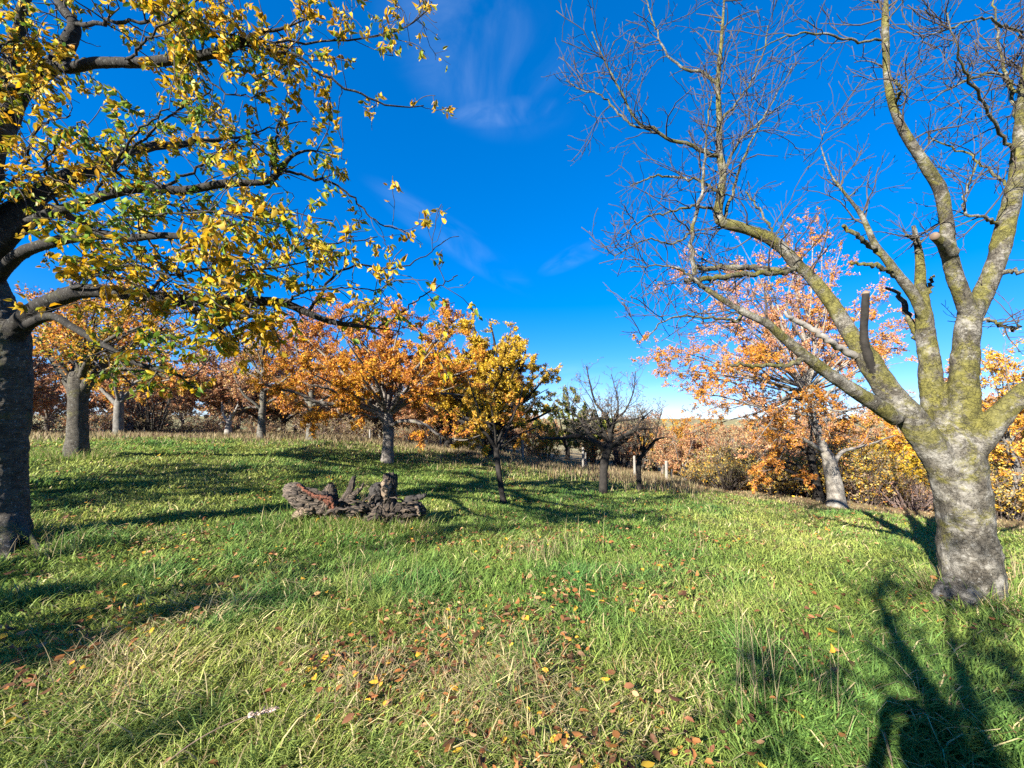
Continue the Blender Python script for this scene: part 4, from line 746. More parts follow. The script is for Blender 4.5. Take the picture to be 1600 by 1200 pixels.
# oaks at the right
px_tree("oak_tree", "pale gnarled trunked oak with pink orange crown left of the bare trunk", (1308,792), 10, [(1308,800,0,36),(1308,790,0,29),(1305,765,0,26),(1300,740,0,25),(1294,715,0,21),(1286,700,0,16),(1276,665,0,14),(1268,635,0,12),(1262,600,0,10),(1258,560,0,8),(1255,520,0,6)],
    [[(1290,708,0,10),(1262,690,-.2,8),(1235,675,-.3,6),(1200,668,-.4,4),(1170,660,-.4,2)], [(1300,728,0,10),(1316,706,.1,8),(1338,700,.2,6),(1370,690,.3,4),(1400,680,.3,2)], [(1272,650,0,9),(1230,640,.3,7),(1187,636,.6,6),(1154,602,.8,4),(1110,590,.9,3),(1050,580,1,1.5)], [(1268,635,0,8),(1240,590,-.4,6),(1200,545,-.8,4),(1160,500,-1,2)], [(1262,600,0,8),(1240,540,.3,6),(1215,480,.6,4),(1200,430,.8,2)], [(1258,560,0,7),(1265,500,.2,5),(1268,430,.4,3),(1270,365,.5,1.5)], [(1262,600,0,7),(1300,550,.4,5),(1335,500,.7,4),(1370,450,.9,2)], [(1268,640,0,7),(1310,600,-.4,5),(1350,570,-.8,4),(1400,550,-1,2)], [(1258,540,0,5),(1230,480,-.5,4),(1240,430,-.8,2)], [(1258,540,0,5),(1290,480,-.3,4),(1300,420,-.5,2)], [(1276,665,0,6),(1330,640,.6,5),(1380,630,1,3),(1430,620,1.2,2)], [(1255,520,0,5),(1245,460,.6,4),(1255,400,.8,2)], [(1268,640,0,5),(1210,600,1,4),(1150,560,1.5,3),(1110,530,1.8,2)], [(1270,650,0,5),(1200,640,-.6,4),(1130,620,-1,3),(1070,615,-1.2,2)]] + fill(1262,610,1222,540,232,200,62,5,2.4,3),
    M_bark_pale, M_twig_red, PINK, 24000, .055, g1=(2.2,.4,1.0), g2=(3.4,.2,.55), g3=(4.5,.1,.3), mixpal=(ORANGE[:2], .9), flat=.15, rc=(.016,.008,.004), tw=.8)
px_tree("oak_tree", "darker slim trunked oak with low dead branches just left of the pale oak", (1280,785), 10.8, [(1281,795,0,22),(1280,784,0,18),(1277,765,0,15),(1273,745,0,14),(1268,720,0,12),(1266,690,0,9)],
    [[(1272,752,0,8),(1255,746,-.2,7),(1238,738,-.3,6),(1222,733,-.4,5),(1195,728,-.5,3)], [(1272,750,0,6),(1250,730,.2,5),(1225,720,.3,4),(1205,715,.4,2)], [(1271,755,0,5),(1245,748,.3,4),(1220,752,.4,3),(1185,745,.4,2)], [(1268,715,0,6),(1240,690,.2,5),(1215,670,.3,3),(1190,660,.3,2)], [(1266,700,0,6),(1270,660,.3,4),(1280,620,.5,2)], [(1268,715,0,5),(1290,690,.6,4),(1320,675,1,2)]],
    M_bark_black, M_twig_red, ORANGE, 1800, .07, g1=(3,.3,.8), g2=(4,.18,.45), g3=(5,.1,.25), flat=.15, rc=(.012,.007,.004))
# ------------------------------------------------------------------ fallen stump
def log():
    Y = 6.4; base = ground_at(555, 812, Y); root = thing("fallen_stump", "weathered uprooted stump lying in the grass with jagged roots and red rotten heart", "stump", base)
    mw, nt, o = mat("weathered_wood")
    tcn = nd(nt, "ShaderNodeTexCoord").outputs["Object"]; at = nd(nt, "ShaderNodeAttribute", attribute_name="bark").outputs["Vector"]
    mp = nd(nt, "ShaderNodeMapping", {"Vector": at, "Scale": (70, 70, 4.0)}); st = noise(nt, mp.outputs[0], 1.0, 6, .65, .5); big = noise(nt, tcn, 5, 5, .6)
    col = ramp(nt, st, [(.36, (.005, .004, .003)), (.48, (.030, .022, .016)), (.64, (.16, .118, .082))]); col = mixc(nt, ramp(nt, big, [(.38, W3(.6)), (.52, W3(0))]), col, (.016, .012, .009))
    bp = nd(nt, "ShaderNodeBump", {"Strength": 1.0, "Distance": .035, "Height": st}); pb = nd(nt, "ShaderNodeBsdfPrincipled", {"Base Color": col, "Roughness": .9, "Normal": bp.outputs[0]}); nt.links.new(pb.outputs[0], o.inputs[0])
    def wood(nm, a, b):
        m2, n2_, o2 = mat(nm); t = nd(n2_, "ShaderNodeAttribute", attribute_name="bark").outputs["Vector"]; mp2 = nd(n2_, "ShaderNodeMapping", {"Vector": t, "Scale": (80, 80, 5)}); s2 = noise(n2_, mp2.outputs[0], 1, 5, .6, .4)
        c2 = ramp(n2_, s2, [(.35, a), (.65, b)]); b2 = nd(n2_, "ShaderNodeBump", {"Strength": .9, "Distance": .03, "Height": s2}); p2 = nd(n2_, "ShaderNodeBsdfPrincipled", {"Base Color": c2, "Roughness": .85, "Normal": b2.outputs[0]}); n2_.links.new(p2.outputs[0], o2.inputs[0]); return m2
    m_red = wood("rotten_heartwood", (.018, .006, .004), (.17, .048, .016)); m_pale = wood("pale_splintered_wood", (.05, .034, .022), (.27, .20, .135)); m_gry = wood("grey_end_grain", (.012, .009, .007), (.15, .115, .085)); m_blk = wood("black_rotten_wood", (.008, .007, .006), (.05, .042, .036))
    def part(name, rows, m, sides=20, lump=.35, lf=7, n=30, flat=1.0, parent=None, jag=0):
        sides *= 2; n = int(n * 1.5)
        p, r = limb_px([(x, y, Y + d, wd) for x, y, d, wd in rows]); q, rr = resample(p, r, n, .004); tb = Tubes(); tb.add(q, rr, sides, True, lump, lf)
        v = np.concatenate(tb.v); th = np.arange(len(v)) % sides
        uvv = np.concatenate(tb.uv)
        ridge = .75 - 3.2 * np.abs(vnoise(np.stack([uvv[:, 0] * 30, uvv[:, 1] * 30, uvv[:, 2] * 2.0], 1)) - .5) + 1.0 * (.5 - 2 * np.abs(vnoise(np.stack([uvv[:, 0] * 85, uvv[:, 1] * 85, uvv[:, 2] * 4], 1)) - .5))
        cidx = np.clip(np.arange(len(v)) // sides, 0, n - 1); rad = v - q[cidx]; v = q[cidx] + rad * (1 + .20 * ridge[:, None])
        if flat != 1.0: v[:, 1] = q[cidx][:, 1] + (v[:, 1] - q[cidx][:, 1]) * flat
        if jag:
            last = np.arange(len(v)) >= (n - 2) * sides; v[last] += norm(q[-1] - q[-2]) * (rng.random(last.sum())[:, None] * jag)
        # closed start
        v = np.concatenate([v, q[:1] - norm(q[1:2] - q[:1]) * rr[0] * .3]); uvv = np.concatenate([uvv, uvv[:1]]); j = np.arange(sides); f3 = np.concatenate(tb.f3 + [np.stack([(j + 1) % sides, j, np.full(sides, len(v) - 1)], -1)])
        return mesh_obj(name, v, [np.concatenate(tb.f4), f3], m, parent or root, base, uv=uvv)
    part("body", [(505,806,.12,20),(535,805,.08,30),(570,803,.05,30),(600,802,.05,32),(630,803,.05,30),(655,806,.08,20)], mw, 36, .5, 5, 50)
    slab = part("broken_slab", [(447,768,-.05,20),(457,768,-.05,30),(475,777,0,36),(495,787,.05,36),(515,797,.1,30)], m_gry, 28, .25, 6, 34)
    part("bark_ridge", [(463,758,-.02,9),(478,767,-.12,10),(495,771,-.16,12),(508,776,-.12,14),(520,784,-.05,14)], mw, 16, .5, 12, 28)
    part("rotten_heart", [(466,757,-.14,4),(480,769,-.24,6),(498,777,-.28,8),(512,783,-.27,10),(519,793,-.25,9),(513,803,-.22,6)], m_red, 16, .6, 14, 34, parent=slab)
    part("rotten_heart", [(500,780,-.31,5),(512,777,-.30,6),(520,785,-.31,7),(521,795,-.30,6),(516,803,-.28,4)], m_red, 12, .5, 16, 26, parent=slab)
    part("prop_root", [(484,795,-.02,24),(470,803,-.1,22),(462,812,-.15,18),(458,820,-.15,12)], m_pale, 18, .4, 9, 22)
    part("knob", [(512,798,.05,30),(515,780,.04,26),(515,768,.05,22),(517,759,.05,10)], mw, 20, .5, 9, 22, jag=.03)
    part("root", [(522,800,0,22),(536,784,-.05,17),(546,768,-.05,12),(551,755,-.05,9),(553,746,-.05,6)], mw, 14, .35, 12, 26, jag=.03)
    part("root", [(530,798,-.05,18),(545,782,-.08,13),(556,771,-.08,9),(563,764,-.1,6),(568,755,-.1,3)], mw, 12, .35, 12, 26)
    stub = part("upright_stub", [(606,812,0,36),(607,795,-.02,30),(608,775,-.02,25),(609,755,-.02,24),(609,746,-.02,23)], mw, 28, .25, 9, 34, jag=.05)
    part("splintered_face", [(604,782,-.12,8),(603,770,-.12,14),(604,758,-.11,16),(606,749,-.1,14)], m_pale, 14, .4, 14, 22, parent=stub)
    part("rotten_stub", [(592,795,-.02,26),(589,780,-.04,25),(588,768,-.04,22),(587,760,-.04,18)], m_blk, 20, .4, 10, 24, jag=.02)
    tb = Tubes()
    for k in range(17):
        a_ = k * 2 * math.pi / 17; p, r = limb_px([(609 + 9.5 * math.cos(a_), 754, Y - .02 + .09 * math.sin(a_), 5), (609 + 9 * math.cos(a_) + rng.normal(0, .6), 754 - rng.uniform(5, 13), Y - .02 + .085 * math.sin(a_), 1)]); q, rr = resample(p, r, 5); tb.add(q, rr, 5, True, .3, 20)
    tb.build("jagged_rim", mw, stub, base)
    part("root_mass", [(572,809,-.12,20),(588,803,-.16,20),(600,805,-.12,16)], mw, 24, .8, 8, 30)
    part("root_mass", [(540,810,-.12,14),(560,798,-.16,19),(586,790,-.12,14)], mw, 24, .8, 9, 30)
    tb = Tubes()
    for k in range(16):
        px_ = rng.uniform(505, 660); py_ = rng.uniform(782, 812); a0 = rng.normal(0, .35) + (math.pi if rng.random() < .5 else 0); l = rng.uniform(12, 40); d_ = -.28 + rng.normal(0, .05)
        p, r = limb_px([(px_, py_, Y + d_ + .06, 4), (px_ + math.cos(a0) * l * .5, py_ - abs(math.sin(a0)) * l * .5 - 2, Y + d_ - .02, rng.uniform(3, 6)), (px_ + math.cos(a0) * l, py_ - math.sin(a0) * l * .7, Y + d_ + .05, 1)]); q, rr = resample(p, r, 8, .004); tb.add(q, rr, 5, True, .3, 20)
    o_ = tb.build("splinters", mw, root, base)
    part("horn", [(634,788,0,16),(641,780,-.02,12),(650,778,-.03,9),(658,776,-.03,8),(666,772,-.03,3)], m_blk, 14, .5, 14, 24)
    split = part("split_end", [(634,804,-.04,22),(646,796,-.06,24),(656,795,-.06,18),(661,808,-.06,9)], mw, 22, .6, 9, 26)
    part("splintered_face", [(647,786,-.12,5),(652,792,-.17,6),(654,802,-.17,6),(654,812,-.14,4)], m_pale, 10, .4, 16, 22, parent=split)
log()

# ------------------------------------------------------------------ hedge of shrubs, woods beyond, posts
def shrub(name, label, px, Y, h, sprd, nst, palette, nleaf, lsize, twig, group=None, seed=0, lean=0, g1=(4,.25,.7), tw=1.2, cat="shrub", r0=.012, leafname="leaves", back=None):
    base = ground_at(px, 0, Y) if back is None else np.array([back[0], back[1], H1(*back)]); g = np.random.default_rng(seed + 100); limbs = []
    for k in range(nst):
        az = g.uniform(0, 6.28); rr = g.uniform(.05, 1) ** .6 * sprd; hh = h * g.uniform(.55, 1.0) * math.sqrt(max(.1, 1 - .55 * (rr / sprd) ** 2)); b0 = base + np.array([math.cos(az) * rr * .35, math.sin(az) * rr * .35, -.05])
        mid = base + np.array([math.cos(az) * rr * .62 + g.normal(0, .06), math.sin(az) * rr * .62 + g.normal(0, .06), hh * .55]); tip = base + np.array([math.cos(az) * rr + lean, math.sin(az) * rr, hh]); limbs.append((np.array([b0, mid, tip]), np.array([r0 * 1.4, r0, r0 * .35])))
    root = thing(name, label, cat, base, group); tb = Tubes()
    for p, r in limbs: q, r2 = resample(p, r, 10, .006); tb.add(q, r2, 5)
    tb.build("stems", twig, root, base); Lp, Lr = stack_limbs(limbs, 10)
    a, ar = grow(Lp, Lr, *g1, 25, 70, 4, .25, .15, .15, 1, .7, r0 * .6, .4, .1, tip=True); b2, br = grow(a, ar, 6, .12, .4, 25, 75, 3, .25, .1, .1, 1, .7, r0 * .35, .5, .1)
    mn = .0025 * tw; tb = Tubes(); tb.add(a, np.maximum(ar, mn), 4, False); tb.add(b2, np.maximum(br, mn * .7), 3, False); tb.build("twigs", twig, root, base)
    if nleaf:
        p, d, _ = along(b2, nleaf, .1, 1); pos = p + rng.normal(0, lsize * .4, p.shape); V, fs, co = leaf_mesh(pos, d * .5 + rng.normal(0, .7, p.shape) + [0, 0, -.1], rng.uniform(.6, 1.2, nleaf) * lsize, pick_cols(nleaf, palette, [1] * len(palette)), False)
        mesh_obj(leafname, V, fs, M_leaf_far, root, base, cols=co)
    return root
shrub("bush", "dark bare many stemmed bush fanning up behind the left meadow crest", 245, 17.5, 2.2, 1.0, 15, RUSSET, 250, .07, M_bark_black, seed=1, g1=(2.5,.3,.8), r0=.028, cat="bush")
shrub("yellow_bush", "bright yellow bush between the pale oak and the big bare trunk", 1405, 11.4, 1.75, .9, 26, YEL, 6000, .07, M_twig_dark, seed=2, cat="bush")
shrub("yellow_bush", "golden bush glimpsed just right of the big bare trunk", 1545, 11.2, 2.3, .8, 20, GOLD[:2] + YEL[:1], 4500, .08, M_twig_dark, seed=3, cat="bush")
shrub("bramble", "low tangle of brown bramble stems in front of the bright yellow bush", 1408, 10.2, .8, .9, 50, RUSSET + BROWN[:1], 600, .05, M_twig_red, seed=4, cat="bush")
shrub("bramble", "low brown bramble bush beside the two oak trunks", 1345, 10.8, 1.1, .7, 40, BROWN + RUSSET[:1], 1400, .05, M_twig_red, seed=5, cat="bush")
shrub("bramble", "reddish bramble tangle under the low dead branches of the slim oak", 1215, 12.6, .9, .9, 44, RUSSET + ORANGE[2:3], 1500, .05, M_twig_red, seed=6, cat="bush")
shrub("shrub", "tall grey brown leafless shrub beyond the end fence post", 1140, 15.5, 2.3, 1.3, 50, BROWN[:3], 3000, .06, M_twig_bare, seed=7)
shrub("shrub", "grey olive shrub bushing out left of the slim oak", 1195, 14.5, 2.0, 1.2, 46, BROWN + [(.2,.2,.07)], 2600, .06, M_twig_bare, seed=8)
shrub("shrub", "low olive green shrub spilling onto the meadow right of the fence posts", 1130, 13.6, 1.0, .8, 40, [(.18,.18,.06),(.26,.22,.1),(.22,.16,.08)], 1800, .05, M_twig_bare, seed=9)
shrub("shrub", "small dark heathery shrub at the foot of the end post", 1085, 15.6, .45, .5, 36, [(.12,.10,.05),(.17,.12,.07)], 700, .04, M_twig_dark, seed=10)
shrub("shrub", "orange leaved shrub low in the hedge behind the slim oak", 1235, 14.0, 1.7, .8, 30, ORANGE + BROWN[:1], 2200, .07, M_twig_red, seed=12)
shrub("shrub", "golden brown shrub behind the pale oak trunk", 1335, 13.0, 2.2, 1.1, 36, GOLD + BROWN[:2], 3400, .07, M_twig_red, seed=13)
shrub("shrub", "small russet orange bush behind the apple tree trunk", 925, 24, 1.7, .8, 24, ORANGE, 1800, .1, M_twig_dark, seed=14)
shrub("shrub", "bright orange bush under the left side of the apple tree", 850, 22, 2.4, 1.2, 26, ORANGE[:2] + GOLD[:1], 2600, .11, M_twig_dark, seed=15)
shrub("shrub", "black leafless thicket between the two apple trees", 970, 25, 2.0, 1.5, 60, BROWN, 300, .07, M_twig_dark, seed=16, r0=.016)
shrub("shrub", "grey wispy shrub behind the smaller apple tree", 1015, 25, 3.0, 1.1, 44, BROWN, 900, .07, M_twig_bare, seed=17)
# small yellow tree, right edge trees
b = ground_at(1050, 0, 24)
tree("young_tree", "small amber yellow tree in the hedge behind the end fence posts", "tree", b, [(np.array([b - [0,0,.1], b + [0,0,.6], b + [0,.05,1.1]]), np.array([.1, .09, .08]))], dome(b, .5, 12, 4.3, 1.6, .05, seed=21), M_bark_black, M_twig_red, GOLD[:1] + GOLD[2:3] + YEL[1:], 4600, .12, g1=(2.2,.4,1.0), g2=(3,.25,.6), g3=(4,.12,.3), flat=.1)
px_tree("oak_tree", "crooked pale grey tree with golden leaves at the right edge of the meadow", (1585,813), 9.4, [(1586,822,0,22),(1585,812,0,18),(1583,785,0,15),(1590,750,0,14),(1583,715,0,12),(1570,690,0,10)],
    [[(1584,785,0,8),(1562,765,-.1,7),(1540,740,-.2,5),(1515,725,-.3,3)], [(1588,750,0,8),(1610,720,.2,7),(1630,680,.3,5),(1650,640,.3,3)], [(1575,700,0,8),(1550,670,.3,6),(1540,640,.5,4),(1525,610,.6,2)], [(1572,695,0,7),(1580,650,-.3,6),(1575,600,-.5,4),(1570,565,-.6,2)], [(1572,695,0,7),(1600,660,.6,5),(1620,610,1,3),(1625,570,1.2,2)]] + fill(1575,690,1575,640,75,110,16,5,1.2,7),
    M_bark_grey, M_twig_red, GOLD + ORANGE[:1], 4200, .075, g1=(3,.3,.8), g2=(4,.18,.5), g3=(4,.1,.25), flat=.1)
for (px, Y, h, s, sd, pal, nm, lab, nl) in [
    (1555, 14, 5.0, 2.2, 31, PINK + ORANGE[:1], "maple_tree", "pink orange tree seen past the right side of the bare trunk", 7000),
    (1425, 15, 3.9, 1.9, 32, ORANGE[:2] + GOLD[:2], "maple_tree", "orange tree in the hedge between the pale oak and the bare trunk", 6500),
    (1330, 19, 3.6, 2.2, 33, GOLD + RUSSET[1:2], "maple_tree", "golden brown tree far behind the pale oak", 5000),
    (1720, 13, 4.6, 2.2, 34, ORANGE, "maple_tree", "orange tree beyond the right edge of the meadow", 4500)]:
    b = ground_at(px, 0, Y)
    tree(nm, lab, "tree", b, [(np.array([b - [0,0,.1], b + [.05,0,.6], b + [0,.1,1.2]]), np.array([.14, .12, .11]))], dome(b, .8, 12, h, s, .07, seed=sd), M_bark_oak, M_twig_red, pal, nl, .095, g1=(2.2,.4,1.1), g2=(3,.25,.6), g3=(4,.12,.3), flat=.1)
# russet wood: prototypes and copies
def copy_thing(o, loc, rz, s, label=None, group=None):
    r = o.copy(); C.objects.link(r); r.location = loc; r.rotation_euler = (0, 0, rz); r.scale = (s, s, s)
    if label: r['label'] = label
    if group: r['group'] = group
    for ch in list(o.children):
        c = ch.copy(); C.objects.link(c); c.parent = r
        for sub in list(ch.children):
            d = sub.copy(); C.objects.link(d); d.parent = c
    return r
LW = "russet thin crowned tree in the wood beyond the left meadow crest"; GW = "russet trees in the wood beyond the meadow"
protos = []
for k, (pal, nl, h, s, tr) in enumerate([(RUSSET, 3000, 4.6, 2.7, .15), (RUSSET + ORANGE[2:3], 3600, 5.2, 3.0, .17), (BROWN + RUSSET[:2], 1900, 4.2, 2.6, .13)]):
    x = [-27.0, -20.0, -13.0][k]; y = [31.0, 34.0, 33.0][k]; b = np.array([x, y, H1(x, y)])
    protos.append(tree("russet_tree", LW, "tree", b, [(np.array([b - [0,0,.2], b + [.05,0,.7], b + [0,.1,1.3]]), np.array([tr, tr * .85, tr * .8]))], dome(b, .9, 11, h, s, tr * .45, seed=40 + k), M_bark_oak, M_twig_red, pal, nl, .15, g1=(2.0,.5,1.5), g2=(2.6,.3,.9), g3=(3,.15,.4), flat=.3, group=GW, tw=1.8))
g = np.random.default_rng(5)
for k in range(46):
    az = g.uniform(-54, -2); d = g.uniform(27, 45) if k % 3 else g.uniform(24, 28); x = d * math.sin(R(az)); y = d * math.cos(R(az))
    copy_thing(protos[k % 3], (x, y, H1(x, y) - .1), g.uniform(0, 6.28), g.uniform(.8, 1.15), LW, GW)
LR = "brown autumn tree on the slope beyond the right hedge"; GR = "autumn trees on the slope beyond the right hedge"
for k in range(30):
    az = g.uniform(14, 56); d = g.uniform(23, 42) if az > 26 else g.uniform(27, 48); x = d * math.sin(R(az)); y = d * math.cos(R(az))
    copy_thing(protos[k % 3], (x, y, H1(x, y) - .1), g.uniform(0, 6.28), g.uniform(.7, 1.0), LR, GR)
LC = "dark brown tree in the wood behind the fence line"; GC = "trees in the wood behind the fence line"
for k in range(12):
    az = g.uniform(-12, 12); d = g.uniform(27, 40); x = d * math.sin(R(az)); y = d * math.cos(R(az))
    copy_thing(protos[2 if k % 2 else 0], (x, y, H1(x, y) - .1), g.uniform(0, 6.28), g.uniform(.55, .8) , LC, GC)
for az, d, k in ((17.5, 26, 1), (20, 24, 2), (22.5, 21.5, 0), (24.5, 23, 1), (27, 20, 2), (29.5, 22, 0), (32, 20, 1)):
    x = d * math.sin(R(az)); y = d * math.cos(R(az)); copy_thing(protos[k], (x, y, H1(x, y) - .3), g.uniform(0, 6.28), g.uniform(.62, .8), LR, GR)
# undergrowth in front of the woods
u0 = shrub("undergrowth_bush", "low russet scrub bush at the foot of the wood beyond the crest", 150, 24, 1.5, 1.6, 30, RUSSET + BROWN, 2600, .09, M_twig_red, seed=50, group="scrub bushes along the foot of the wood", tw=2.0, cat="bush")
u1 = shrub("undergrowth_bush", "low russet scrub bush at the foot of the wood beyond the crest", 420, 24, 1.4, 1.6, 30, BROWN, 2400, .09, M_twig_red, seed=51, group="scrub bushes along the foot of the wood", tw=2.0, cat="bush")
for k in range(26):
    az = -56 + 62 * (k + g.uniform(-.4, .4)) / 26; d = g.uniform(22.5, 28); x = d * math.sin(R(az)); y = d * math.cos(R(az)); copy_thing((u0, u1)[k % 2], (x, y, H1(x, y) - .05), g.uniform(0, 6.28), g.uniform(.5, .95))
u2 = shrub("hedge_bush", "brown twiggy bush in the hedge along the right edge of the meadow", 1460, 12.5, 1.5, 1.2, 34, BROWN[:3] + GOLD + [(.24,.24,.07)], 4200, .075, M_twig_bare, seed=52, group="twiggy bushes of the right hedge", cat="bush")
for k in range(22):
    az = 24 + 36 * (k + g.uniform(-.4, .4)) / 22; d = edge_r(R(az)) + g.uniform(1.6, 5.5); x = d * math.sin(R(az)); y = d * math.cos(R(az)); copy_thing(u2, (x, y, H1(x, y) - .05), g.uniform(0, 6.28), g.uniform(.7, 1.2))
# fence posts
m_post = bark_mat("weathered_post", (.12,.11,.095), (.26,.245,.215), None, bump=.3, nscale=20)
def post(px, ytop, ybot, Y, wpx, lean, label):
    b = P(px, ybot, Y); b[2] = H1(b[0], b[1]); t = P(px + lean, ytop, Y); r = wpx / 2 * Y / F
    root = thing("fence_post", label, "fence post", b, "pale wooden fence posts along the meadow edge")
    tb = Tubes(); tb.add(np.array([b - [0, 0, .15], b * .6 + t * .4, t]), np.array([r, r * 1.02, r * .95]), 8, False, .12, 8); tb.build("post", m_post, root, b)
    tb = Tubes(); tb.add(np.array([t - [0, 0, .005], t + [0, 0, .02], t + [0, 0, .03]]), np.array([r * .98, r * .8, r * .2]), 8, True); tb.build("post_top", m_post, root, b)
for a in [(578,672,697,21,3,0,"thin short fence post left of the mottled cherry trunk"),(688,670,699,21,3,1,"fence post just right of the mottled cherry trunk"),(667,680,700,21.5,3,-2,"fence post standing by a slanting trunk under the orange cherry"),(817,688,725,18.5,4,-1,"fence post under the right edge of the golden dome"),(911,700,735,18.8,3.5,0,"tall pale fence post left of the apple trunk"),(915,708,733,19.5,2.5,0,"thinner fence post close behind the tall one left of the apple trunk"),(992,713,743,17.8,4,-1,"fence post just left of the smaller apple trunk"),(1042,721,758,17,4.5,-1,"thick pale end post right of the smaller apple tree"),(1049,734,757,17.3,3,0,"short thin stake leaning beside the thick pale end post")]: post(*a)

# ------------------------------------------------------------------ dry stalks and tufts in the meadow
def tuft(px, py, n, h, sprd, label, name="dry_grass_tuft", heads=.5, green=0.0, lean0=.25):
    d = ray(px, py); t = -CAMZ / d[2]; 
    for _ in range(8): q = d * t + [0, 0, CAMZ]; t = (H1(q[0], q[1]) - CAMZ) / d[2]
    q = d * t; x = q[0] + rng.normal(0, sprd, n); y = q[1] + rng.normal(0, sprd, n); b = np.array([q[0], q[1], H1(q[0], q[1])])
    c = np.array([.46, .37, .21]) * rng.uniform(.5, 1.15, (n, 1)); Ln = h * rng.uniform(.45, 1, n); ln = np.clip(rng.normal(lean0, .16, n), .03, .95); dr = rng.uniform(0, 6.28, n)
    V, fs, co = blades(x, y, Ln, np.full(n, .0035), c, dr, ln, 4)
    o = mesh_obj(name, V, fs, M_grass, base=b, cols=co); o.location = tuple(b); o['label'] = label; o['category'] = "dry grass"
    o['group'] = "dry grass tufts in the meadow"; return o
tuft(1180,1095,34,.62,.13,"tall pale dry stalks standing in front of the shaded grass"); tuft(1285,1110,14,.32,.035,"small upright clump of dry stems right of the tall pale stalks"); tuft(835,872,60,.4,.16,"wide dry tussock in the middle of the sunlit meadow")
tuft(595,925,10,.75,.16,"few tall thin dry stalks below the fallen stump"); tuft(760,1105,420,.24,.17,"matted straw tussock low in the middle of the meadow", lean0=.85); tuft(560,1075,300,.24,.18,"flattened straw tussock between leaf litter at lower left", lean0=.85)
tuft(150,1050,220,.26,.17,"straw clump among the leaf litter near the lower left corner", lean0=.75); tuft(565,800,12,.75,.12,"thin dry stalks rising beside the fallen stump roots"); tuft(1075,860,24,.45,.22,"sparse dry stalks in front of the apple trees"); tuft(970,905,12,.45,.22,"scattered dry stalks left of the shadow on the meadow")
tuft(1580,905,40,.35,.08,"dry grass clump against the right foot of the bare trunk"); tuft(880,860,20,.5,.2,"loose dry stalks beside the wide tussock"); tuft(1465,925,26,.35,.08,"dry grass clump against the left foot of the bare trunk", lean0=.5); tuft(90,870,40,.35,.15,"dry brown weeds beside the foot of the left trunk", lean0=.5)
def stalk(rows, label, head=False):
    pts = []
    for px, py, h in rows:
        d = ray(px, py); t = (h - CAMZ) / d[2]
        for _ in range(6): q = d * t; t = (H1(q[0], q[1]) + h - CAMZ) / d[2]
        pts.append(d * t + [0, 0, CAMZ])
    pts = np.array(pts); b = pts[0]; root = thing("dry_stalk", label, "stalk", b, None); q, r = resample(pts, np.linspace(.0035, .002, len(pts)), 14); tb = Tubes(); tb.add(q, r, 6); tb.build("stem", M_cut, root, b)
    if head:
        p, d, _ = along(q[None], 90, .72, 1.0); V, fs, co = leaf_mesh(p, d + rng.normal(0, .35, p.shape), rng.uniform(.012, .028, 90), np.full((90, 3), .45) * [1, .8, .65], False); mesh_obj("seed_head", V, fs, M_dead, root, b, cols=co)
stalk([(255,1195,.06),(310,1155,.12),(370,1125,.15),(430,1107,.16)], "long fallen reed stalk with a feathery seed head lying in the lower left grass", True)
stalk([(1396,1205,.02),(1390,1175,.12),(1382,1145,.22)], "single thin white twig standing in the shadow at the bottom right")

# ------------------------------------------------------------------ trees behind the viewpoint whose shadows fall across the meadow
def back_tree(x, y, h, s, lab, nl, sd, h0=1.3):
    b = np.array([x, y, H1(x, y)])
    tree("cherry_tree", lab, "tree", b, [(np.array([b - [0,0,.1], b + [.05,0,h0 * .6], b + [0,.1,h0 * 1.2]]), np.array([.22, .2, .19]))], dome(b, h0, 10, h, s, .1, seed=sd), M_bark_dark, M_twig_dark, GOLD, nl, .10, g1=(2.2,.5,1.3), g2=(2.6,.3,.8), g3=(3,.12,.3))
back_tree(-8.6, -2.6, 5.6, 2.8, "leafy cherry behind the viewpoint shading the lower left grass", 5000, 61)

back_tree(-1.6, -3.2, 5.4, 2.1, "half bare cherry behind the person with the phone shading the right grass", 1000, 62)
back_tree(-10.8, 2.4, 5.6, 2.7, "leafy cherry beyond the left edge shading the left of the meadow", 4200, 63)
